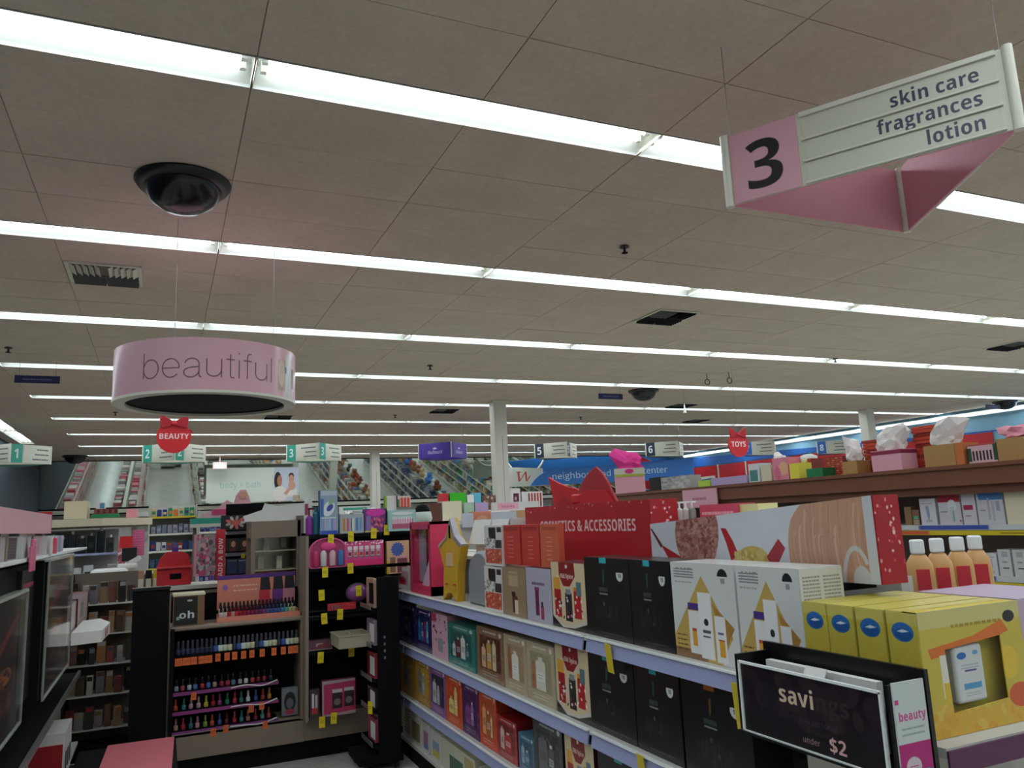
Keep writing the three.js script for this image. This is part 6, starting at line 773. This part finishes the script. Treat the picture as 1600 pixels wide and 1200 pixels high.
// ---------------------------------------------------------------- middle distance, left: endcaps, canopies and displays
function shelfBay(name, label, x, d, W, H, ys, mat, opts = {}) { const u = thing(name, label, 'shelf unit', [x, 0, -d]); part('back_panel', bx(W, H, 0.02, 0, H / 2, -0.3), mat, u); for (const e of [-1, 1]) part('side_panel', bx(0.02, H, 0.3, e * W / 2, H / 2, -0.15), mat, u); part('base', bx(W, 0.12, 0.32, 0, 0.06, -0.15), M.blackMatte, u); ys.forEach((y, i) => { part('shelf', bx(W, 0.02, 0.32, 0, y - 0.01, -0.15), M.shelf, u); part('edge_strip', bx(W, 0.028, 0.006, 0, y - 0.014, 0.013), opts.strips ? opts.strips[i % opts.strips.length] : M.creamEdge, u); }); return u; }
const mini = {}; function miniMesh(c, w, h, dd) { const k = [w, h, dd].join(); mini[k] = mini[k] || { b: rb(w, h, dd, Math.min(w, dd) * 0.15, 0, h / 2, 0, 1), l: bx(w * 0.7, h * 0.35, 0.002, 0, h * 0.45, dd / 2 + 0.001), c: cyl(w * 0.2, w * 0.22, h * 0.18, 0, h * 1.08, 0, 8) }; return mini[k]; }
function smallGoods(name, label, cat, group, x0, x1, y, d, step, cols, hmin, hmax, cap) { let n = 0; for (let x = x0 + step / 2; x < x1; x += step) { const h = Math.round(rnd(hmin, hmax) * 50) / 50, q = miniMesh(0, step * 0.86, h, 0.07), g = thing(name, ORDN[n] + ' from left, ' + label, cat, [x, y + 0.001, -d], 0, group); part('body', q.b, pm(cols[Math.floor(rnd(cols.length))]), g); part('label_panel', q.l, pm(cols[(n + 2) % cols.length]), g); if (cap) part('cap', q.c, M.white, g); n++; } }
{ const ys = [1.86, 1.62, 1.38, 1.14, 0.9, 0.6]; shelfBay('endcap_shelf', 'far endcap with cream shelves and a yellow strip left of centre', 0.13, 12.3, 0.62, 2.02, ys, M.wallPaint, { strips: [M.yellowP, M.creamEdge, M.creamEdge] });
  const pal = [['#d8842c', '#d87c30', '#2c8c54', '#2c3c7c', '#c8b48c'], ['#6c7890', '#9c98a8', '#7c8494', '#a8a4b4'], ['#2c3c74', '#4c5c98', '#a8443c', '#c8ccd0'], ['#2c4c6c', '#3c5c78', '#54687c'], ['#3c3c50', '#c84c44', '#7c8494'], ['#8c8c94', '#b0a8a0', '#5c6c7c']]; ['top shelf', 'second shelf', 'third shelf', 'fourth shelf', 'fifth shelf', 'lowest shelf'].forEach((s, i) => smallGoods('packaged_item', 'small pack on the ' + s + ' of the far endcap', 'packet', 'goods on the ' + s + ' of the endcap', -0.16, 0.42, ys[i], 12.38, 0.072, pal[i], 0.1, 0.15)); }
{ const ys = [1.62, 1.38, 1.14, 0.9]; shelfBay('endcap_shelf', 'narrow far endcap of blue and yellow packs', 0.62, 12.0, 0.3, 1.92, ys, M.wallPaint); ['top', 'second', 'third', 'fourth'].forEach((s, i) => smallGoods('packaged_item', 'blue or yellow pack on the ' + s + ' shelf of the narrow endcap', 'packet', 'goods on narrow endcap, ' + s + ' shelf', 0.48, 0.76, ys[i], 12.1, 0.07, ['#2c3470', '#b8b43c', '#6c7cb0', '#8c84a4', '#4c3c74'], 0.13, 0.19)); }
{ const g = thing('red_chest_display', 'red house shaped counter display with a dark slot', 'display', [0.1, 1.2, -7.2]); g.scale.x = 0.8; part('body', extr(poly([[-0.17, 0], [0.16, 0], [0.16, 0.15], [0.13, 0.24], [0.06, 0.27], [-0.08, 0.27], [-0.14, 0.22], [-0.17, 0.15]]), 0.12).translate(0, 0, -0.12), M.red, g); part('slot', bx(0.11, 0.045, 0.004, 0.01, 0.07, 0.002), M.blackMatte, g); part('ledge', bx(0.35, 0.014, 0.03, 0, 0.145, 0.012), std('#d84c50', 0.5), g); part('blue_top', bx(0.06, 0.05, 0.05, 0, 0.285, -0.05), M.purple, g); const b = thing('side_counter', 'cream counter top under the red house shaped display', 'counter', [0.26, 0, -7.3]); part('body', bx(0.42, 1.15, 0.4, 0, 0.575, 0), M.taupe, b); part('top', bx(0.46, 0.03, 0.44, 0, 1.18, 0), M.cream, b); }
{ const u = thing('black_brand_shelf', 'narrow black shelf bay with grey shelves and yellow tags', 'shelf unit', [0.655, 0, -7.2]); part('back_panel', bx(0.32, 1.85, 0.02, 0, 0.925, -0.02), M.blackMatte, u); for (const y of [1.615, 1.435, 1.225]) { part('shelf', bx(0.32, 0.025, 0.14, 0, y - 0.012, 0.07), std('#8a8e96', 0.4), u); } part('base', bx(0.32, 1.0, 0.14, 0, 0.5, 0.07), M.blackMatte, u); for (const [x, y] of [[0.03, 1.555], [-0.03, 1.375], [0.07, 1.375], [-0.02, 1.185], [0.09, 1.19]]) tagPart(u, 'tag', 0.03, 0.055, x, y, 0.148); }
{ const g = thing('picture_cutout', 'cut out card of a baby and pink towels above teal canopy', 'display card', [0.56, 1.748, -7.8]); part('card', extr(poly([[-0.2, 0], [-0.24, 0.03], [-0.1, 0.09], [-0.02, 0.16], [0.04, 0.12], [0.06, 0.2], [0.1, 0.25], [0.15, 0.25], [0.18, 0.18], [0.2, 0.08], [0.2, 0]]), 0.012), std('#d8a0a8', 0.7), g); part('face', cyl(0.035, 0.035, 0.006, 0.125, 0.2, 0.014, 16).rotateX(0), std('#cf9c80', 0.7), g); g.children[1].geometry.translate(-0.125, -0.2, -0.014); g.children[1].rotation.x = Math.PI / 2; g.children[1].position.set(0.125, 0.2, 0.015); part('pink_band', bx(0.18, 0.05, 0.004, -0.06, 0.05, 0.015), std('#c83c68', 0.6), g); }
{ // beige canopy with a corner towards the viewer
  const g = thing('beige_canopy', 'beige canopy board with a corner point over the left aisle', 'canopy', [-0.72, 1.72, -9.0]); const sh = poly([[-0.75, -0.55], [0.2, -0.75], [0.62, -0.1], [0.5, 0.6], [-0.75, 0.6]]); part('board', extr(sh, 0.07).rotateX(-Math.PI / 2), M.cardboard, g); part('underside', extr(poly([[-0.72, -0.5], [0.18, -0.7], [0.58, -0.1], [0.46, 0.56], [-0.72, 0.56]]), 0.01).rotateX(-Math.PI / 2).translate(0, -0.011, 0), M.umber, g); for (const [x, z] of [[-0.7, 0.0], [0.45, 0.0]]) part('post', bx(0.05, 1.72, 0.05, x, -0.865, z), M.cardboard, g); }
{ const u = thing('dark_goods_shelf', 'shelf of dark bottles under the beige canopy', 'shelf unit', [-0.9, 0, -8.6]); part('body', bx(1.0, 1.2, 0.4, 0, 0.6, 0), M.umber, u); part('upper_shelf', bx(1.0, 0.02, 0.34, 0, 1.46, 0), M.strip, u); part('back_panel', bx(1.0, 0.5, 0.02, 0, 1.44, -0.18), M.wallPaint, u); tagPart(u, 'tag', 0.05, 0.08, 0.12, 1.38, 0.19); smallGoods('dark_bottle', 'dark bottle on the upper shelf below the beige canopy', 'bottle', 'dark bottles below the canopy', -1.38, -0.42, 1.47, 8.55, 0.08, ['#1c2428', '#24302c', '#2c3038', '#3c4440'], 0.14, 0.2, 1); smallGoods('dark_packet', 'dark packet on the lower shelf below the beige canopy', 'packet', 'dark packets below the canopy', -1.38, -0.42, 1.2, 8.5, 0.1, ['#a8a4a0', '#3c4044', '#c8c8c8', '#5c5c60'], 0.1, 0.16); }
{ const g = thing('white_machine', 'white photo machine shape standing on a grey bin', 'machine', [-0.42, 1.2, -7.9]); part('body', rb(0.3, 0.14, 0.24, 0.04, 0, 0.07, 0), M.white, g); part('arm', rb(0.16, 0.05, 0.1, 0.02, 0.14, 0.15, 0), M.white, g); pivot(part('paper', bx(0.1, 0.04, 0.05, 0.2, 0.2, 0), M.white, g)).rotation.z = 0.5; const b = thing('grey_bin', 'grey bin carrying the white machine', 'bin', [-0.42, 0, -7.9]); part('bin', bx(0.34, 1.19, 0.3, 0, 0.595, 0), std('#7c8286', 0.6), b); part('rim', bx(0.36, 0.02, 0.32, 0, 1.185, 0), M.whiteEnamel, b); }
for (const [x, c, l] of [[-0.16, '#b08c74', 'tan tall pack standing before the black carton'], [-0.04, '#c8b42c', 'yellow tall pack standing before the black carton'], [-0.1, '#15130f', 'black tall pack between tan and yellow packs'], [-0.22, '#1a1816', 'black tall pack left of the tan one']]) { const g = thing('tall_pack', l, 'packet', [x, 0.9, -7.55]); part('pack', rb(0.05, 0.42, 0.06, 0.004, 0, 0.21, 0), pm(c), g); part('label_band', bx(0.04, 0.1, 0.002, 0, 0.3, 0.032), M.cream, g); }
{ const b = thing('pack_stand', 'low dark stand carrying the tall packs', 'stand', [-0.14, 0, -7.55]); part('body', bx(0.28, 0.88, 0.3, 0, 0.44, 0), M.blackMatte, b); part('top', bx(0.3, 0.018, 0.32, 0, 0.89, 0), M.shelf, b); const c = thing('black_carton_stand', 'narrow stand under the black carton and red square', 'stand', [-0.12, 0, -8.25]); part('body', bx(0.32, 1.26, 0.24, 0, 0.63, 0), M.umber, c); part('top', bx(0.34, 0.018, 0.26, 0, 1.268, 0), M.cream, c); }
{ const g = thing('teal_canopy', 'teal canopy strip above the pink gift wrap panel', 'canopy', [0.45, 0, -7.8]); part('board', bx(0.44, 0.05, 0.3, 0, 1.72, 0), M.teal, g); part('cream_rail', bx(0.44, 0.03, 0.3, 0, 1.68, 0), M.cream, g); for (const e of [-1, 1]) part('post', bx(0.03, 1.66, 0.03, e * 0.18, 0.83, -0.1), M.taupe, g); }
// ---------------------------------------------------------------- middle distance, centre: white topped gondola
{ const u = thing('white_gondola', 'white topped gondola beyond the gift boxes', 'shelf unit', [2.9, 0, -7.75]); part('body', bx(2.3, 1.585, 1.3, 0, 0.7925, 0.0), M.wallPaint, u); part('top_board', bx(2.34, 0.03, 0.66, 0, 1.602, 0.32), M.white, u); part('upper_step', bx(2.3, 0.13, 0.64, 0, 1.652, -0.34), M.white, u); }
{ const g = thing('knit_hat', 'black domed hat with a pale brim on a stand', 'hat', [2.255, 1.618, -7.2]); part('crown', new THREE.SphereGeometry(0.075, 18, 12, 0, 7, 0, 1.6).translate(0, 0.1, 0), M.blackMatte, g); part('brim', lathe([[0.03, 0], [0.085, 0.005], [0.095, 0.04], [0.082, 0.1], [0.06, 0.1]], 20), std('#c4cfc4', 0.8), g); }
// ---------------------------------------------------------------- shelving in the rear half of the shop, seen in the mirror
{ const cx = [-1.3, 1.7, 4.65, 7.7, 10.85, 14.1, 17.1], where = ['left of aisle two', 'between aisles two and three', 'right of aisle three', 'under the purple sign, right', 'right of aisle five', 'right of aisle six', 'right of aisle seven'];
  const palAll = [['#c86c78', '#c0485c', '#8c9c8c', '#d8d0cc', '#b8a8a8'], ['#d8d4cc', '#2c2c30', '#8c3c3c', '#c8c4b4', '#5c4634'], ['#b8a88c', '#c0b498', '#9c9080', '#c87c4c', '#8c94a0'], ['#a8a494', '#4c6890', '#a84c30', '#d0ccc4', '#7c5c40'], ['#5c6470', '#3c4c70', '#8c8c94', '#a89c8c', '#2c3440'], ['#9c8c80', '#6c5c54', '#b08c5c', '#2c8c5c', '#3c7cb0', '#d8d0c0'], ['#5c8c7c', '#8c7c60', '#c0b8a8', '#4c5c4c', '#a88c70']];
  const cand = [];
  cx.forEach((x, k) => {
    const u = thing('rear_gondola', 'long shelf unit in the rear half of shop, ' + where[k], 'shelf unit', [x, 0, -18.2]), L = 12.6;
    part('base', bx(1.15, 0.12, L, 0, 0.06, 0), M.wallPaint, u); part('back_panel', bx(0.04, 1.5, L, 0, 0.75, 0), M.cream, u); part('top_cap', bx(0.12, 0.02, L, 0, 1.5, 0), M.cream, u);
    for (const [y, w] of [[0.16, 0.56], [0.52, 0.44], [0.86, 0.42], [1.2, 0.4]]) for (const e of [-1, 1]) { part('shelf', bx(w, 0.02, L, e * (w / 2 + 0.02), y, 0), M.cream, u); part('edge_strip', bx(0.008, 0.04, L, e * (w + 0.024), y, 0), k === 0 ? std('#d8a0a4', 0.5) : k < 3 ? M.creamEdge : M.shelf, u); }
    for (const e of [-1, 1]) part('end_panel', bx(1.12, 1.42, 0.02, 0, 0.71, e * (L / 2 + 0.01)), M.wallPaint, u);
    for (const e of [-1, 1]) for (const [y, w] of [[1.21, 0.4], [0.87, 0.42], [0.53, 0.44], [0.17, 0.56]]) for (let d = 12.05; d < 24.4;) { const ww = rnd(0.1, 0.32), h = rnd(0.14, 0.3); cand.push({ x: x + e * (w * 0.6), y, d: d + ww / 2, w: ww - 0.012, h, dep: w * rnd(0.45, 0.75), k, e, c: palAll[k][Math.floor(rnd(palAll[k].length))] }); d += ww; }
  });
  { const u = thing('left_wall_shelf', 'pink edged wall shelf along the dark left wall, seen in the mirror', 'shelf unit', [-3.25, 0, -17.5]), L = 14; part('base', bx(0.46, 0.12, L, 0, 0.06, 0), M.cream, u); part('back_panel', bx(0.03, 1.42, L, -0.21, 0.71, 0), M.cream, u); for (const y of [0.16, 0.5, 0.85, 1.2]) { part('shelf', bx(0.4, 0.02, L, 0.0, y, 0), M.cream, u); part('edge_strip', bx(0.008, 0.04, L, 0.204, y, 0), std('#d8a0a4', 0.5), u); for (let d = 12; d < 24.2;) { const ww = rnd(0.12, 0.3); cand.push({ x: -3.22, y: y + 0.01, d: d + ww / 2, w: ww - 0.012, h: rnd(0.14, 0.28), dep: 0.26, k: 0, e: 1, c: palAll[0][Math.floor(rnd(5))] }); d += ww; } } }
  { const u = thing('right_wall_shelf', 'long wall shelf along the blue wall, seen in the mirror', 'shelf unit', [19.7, 0, -17.5]), L = 15; part('base', bx(0.5, 0.12, L, 0, 0.06, 0), M.cream, u); part('back_panel', bx(0.03, 1.9, L, 0.23, 0.95, 0), M.cream, u); for (const y of [0.16, 0.5, 0.85, 1.2, 1.55]) { part('shelf', bx(0.44, 0.02, L, 0.0, y, 0), M.cream, u); part('edge_strip', bx(0.008, 0.04, L, -0.224, y, 0), M.shelf, u); for (let d = 11; d < 24.6;) { const ww = rnd(0.12, 0.3); cand.push({ x: 19.66, y: y + 0.01, d: d + ww / 2, w: ww - 0.012, h: rnd(0.14, 0.28), dep: 0.26, k: 6, e: -1, c: palAll[6][Math.floor(rnd(5))] }); d += ww; } } }
  const score = (q) => q.y * 2 + q.d * 0.25 - Math.abs(q.x - 6) * 0.12; cand.sort((a, b) => score(b) - score(a));
  const rest = {};
  cand.forEach((q, i) => {
    if (i < 300) { const g = thing('rear_shelf_item', 'packaged item on the rear shelf unit ' + where[q.k] + ', seen mirrored', 'packet', [q.x, q.y, -q.d], q.e * Math.PI / 2, 'items on rear shelf unit ' + where[q.k]); g.scale.set(q.w, q.h, q.dep); part('pack', mini.unit || (mini.unit = bx(1, 1, 1, 0, 0.5, 0)), pm(q.c), g); part('label_panel', mini.ul || (mini.ul = bx(0.6, 0.4, 0.01, 0, 0.5, 0.5)), pm(palAll[q.k][(i + 1) % palAll[q.k].length]), g); }
    else (rest[q.c] = rest[q.c] || []).push(bx(q.dep, q.h, q.w, q.x, q.y + q.h / 2, -q.d));
  });
  const geos = [], cols = []; for (const [c, l] of Object.entries(rest)) { const g = merge(l), col = new THREE.Color(c), a = new Float32Array(g.attributes.position.count * 3); for (let i = 0; i < a.length; i += 3) { a[i] = col.r; a[i + 1] = col.g; a[i + 2] = col.b; } g.setAttribute('color', new THREE.BufferAttribute(a, 3)); geos.push(g); }
  const m = new THREE.Mesh(mergeGeometries(geos), new THREE.MeshStandardMaterial({ vertexColors: true, roughness: 0.55 })); m.name = 'rear_shelf_goods'; tag(m, 'remaining packaged goods on the rear shelf units', 'packets', null, 'stuff'); scene.add(m);
  // soft toys and bundles on the tops, seen only in the mirror
  const blob = new THREE.IcosahedronGeometry(1, 2); { const p = blob.attributes.position; for (let i = 0; i < p.count; i++) { const v = new THREE.Vector3().fromBufferAttribute(p, i), s = 1 + 0.16 * Math.sin(v.x * 7 + v.y * 3) * Math.cos(v.z * 6); p.setXYZ(i, v.x * s, v.y * s, v.z * s); } blob.computeVertexNormals(); }
  for (let i = 0; i < 46; i++) { const k = 2 + (i % 4), s = rnd(0.12, 0.2), g = thing('plush_toy', 'plush toy on rear unit ' + where[k] + ', ' + ORDN[i >> 2] + ' towards the mirror', 'plush toy', [cx[k] + rnd(-0.05, 0.05), 1.51 + s * 0.85, -(17.6 + (i >> 2) * 0.58)], rnd(6), 'plush toys on rear unit ' + where[k]), c = ['#7c4428', '#d8d0c4', '#c8a478', '#a83c2c', '#3c70b0', '#2c2c30', '#e0dcd4', '#8c5c3c'][Math.floor(rnd(8))]; part('body', blob, pm(c), g).scale.set(s, s * 0.9, s); const hd = part('head', blob, pm(c), g); hd.scale.setScalar(s * 0.62); hd.position.set(0, s * 1.1, s * 0.2); for (const e of [-1, 1]) { const ear = part('ear', blob, pm(c), g); ear.scale.setScalar(s * 0.2); ear.position.set(e * s * 0.42, s * 1.6, s * 0.2); } }
}
scene.traverse((o) => { if (o.isMesh) { o.castShadow = true; o.receiveShadow = true; } });
renderer.render(scene, camera);
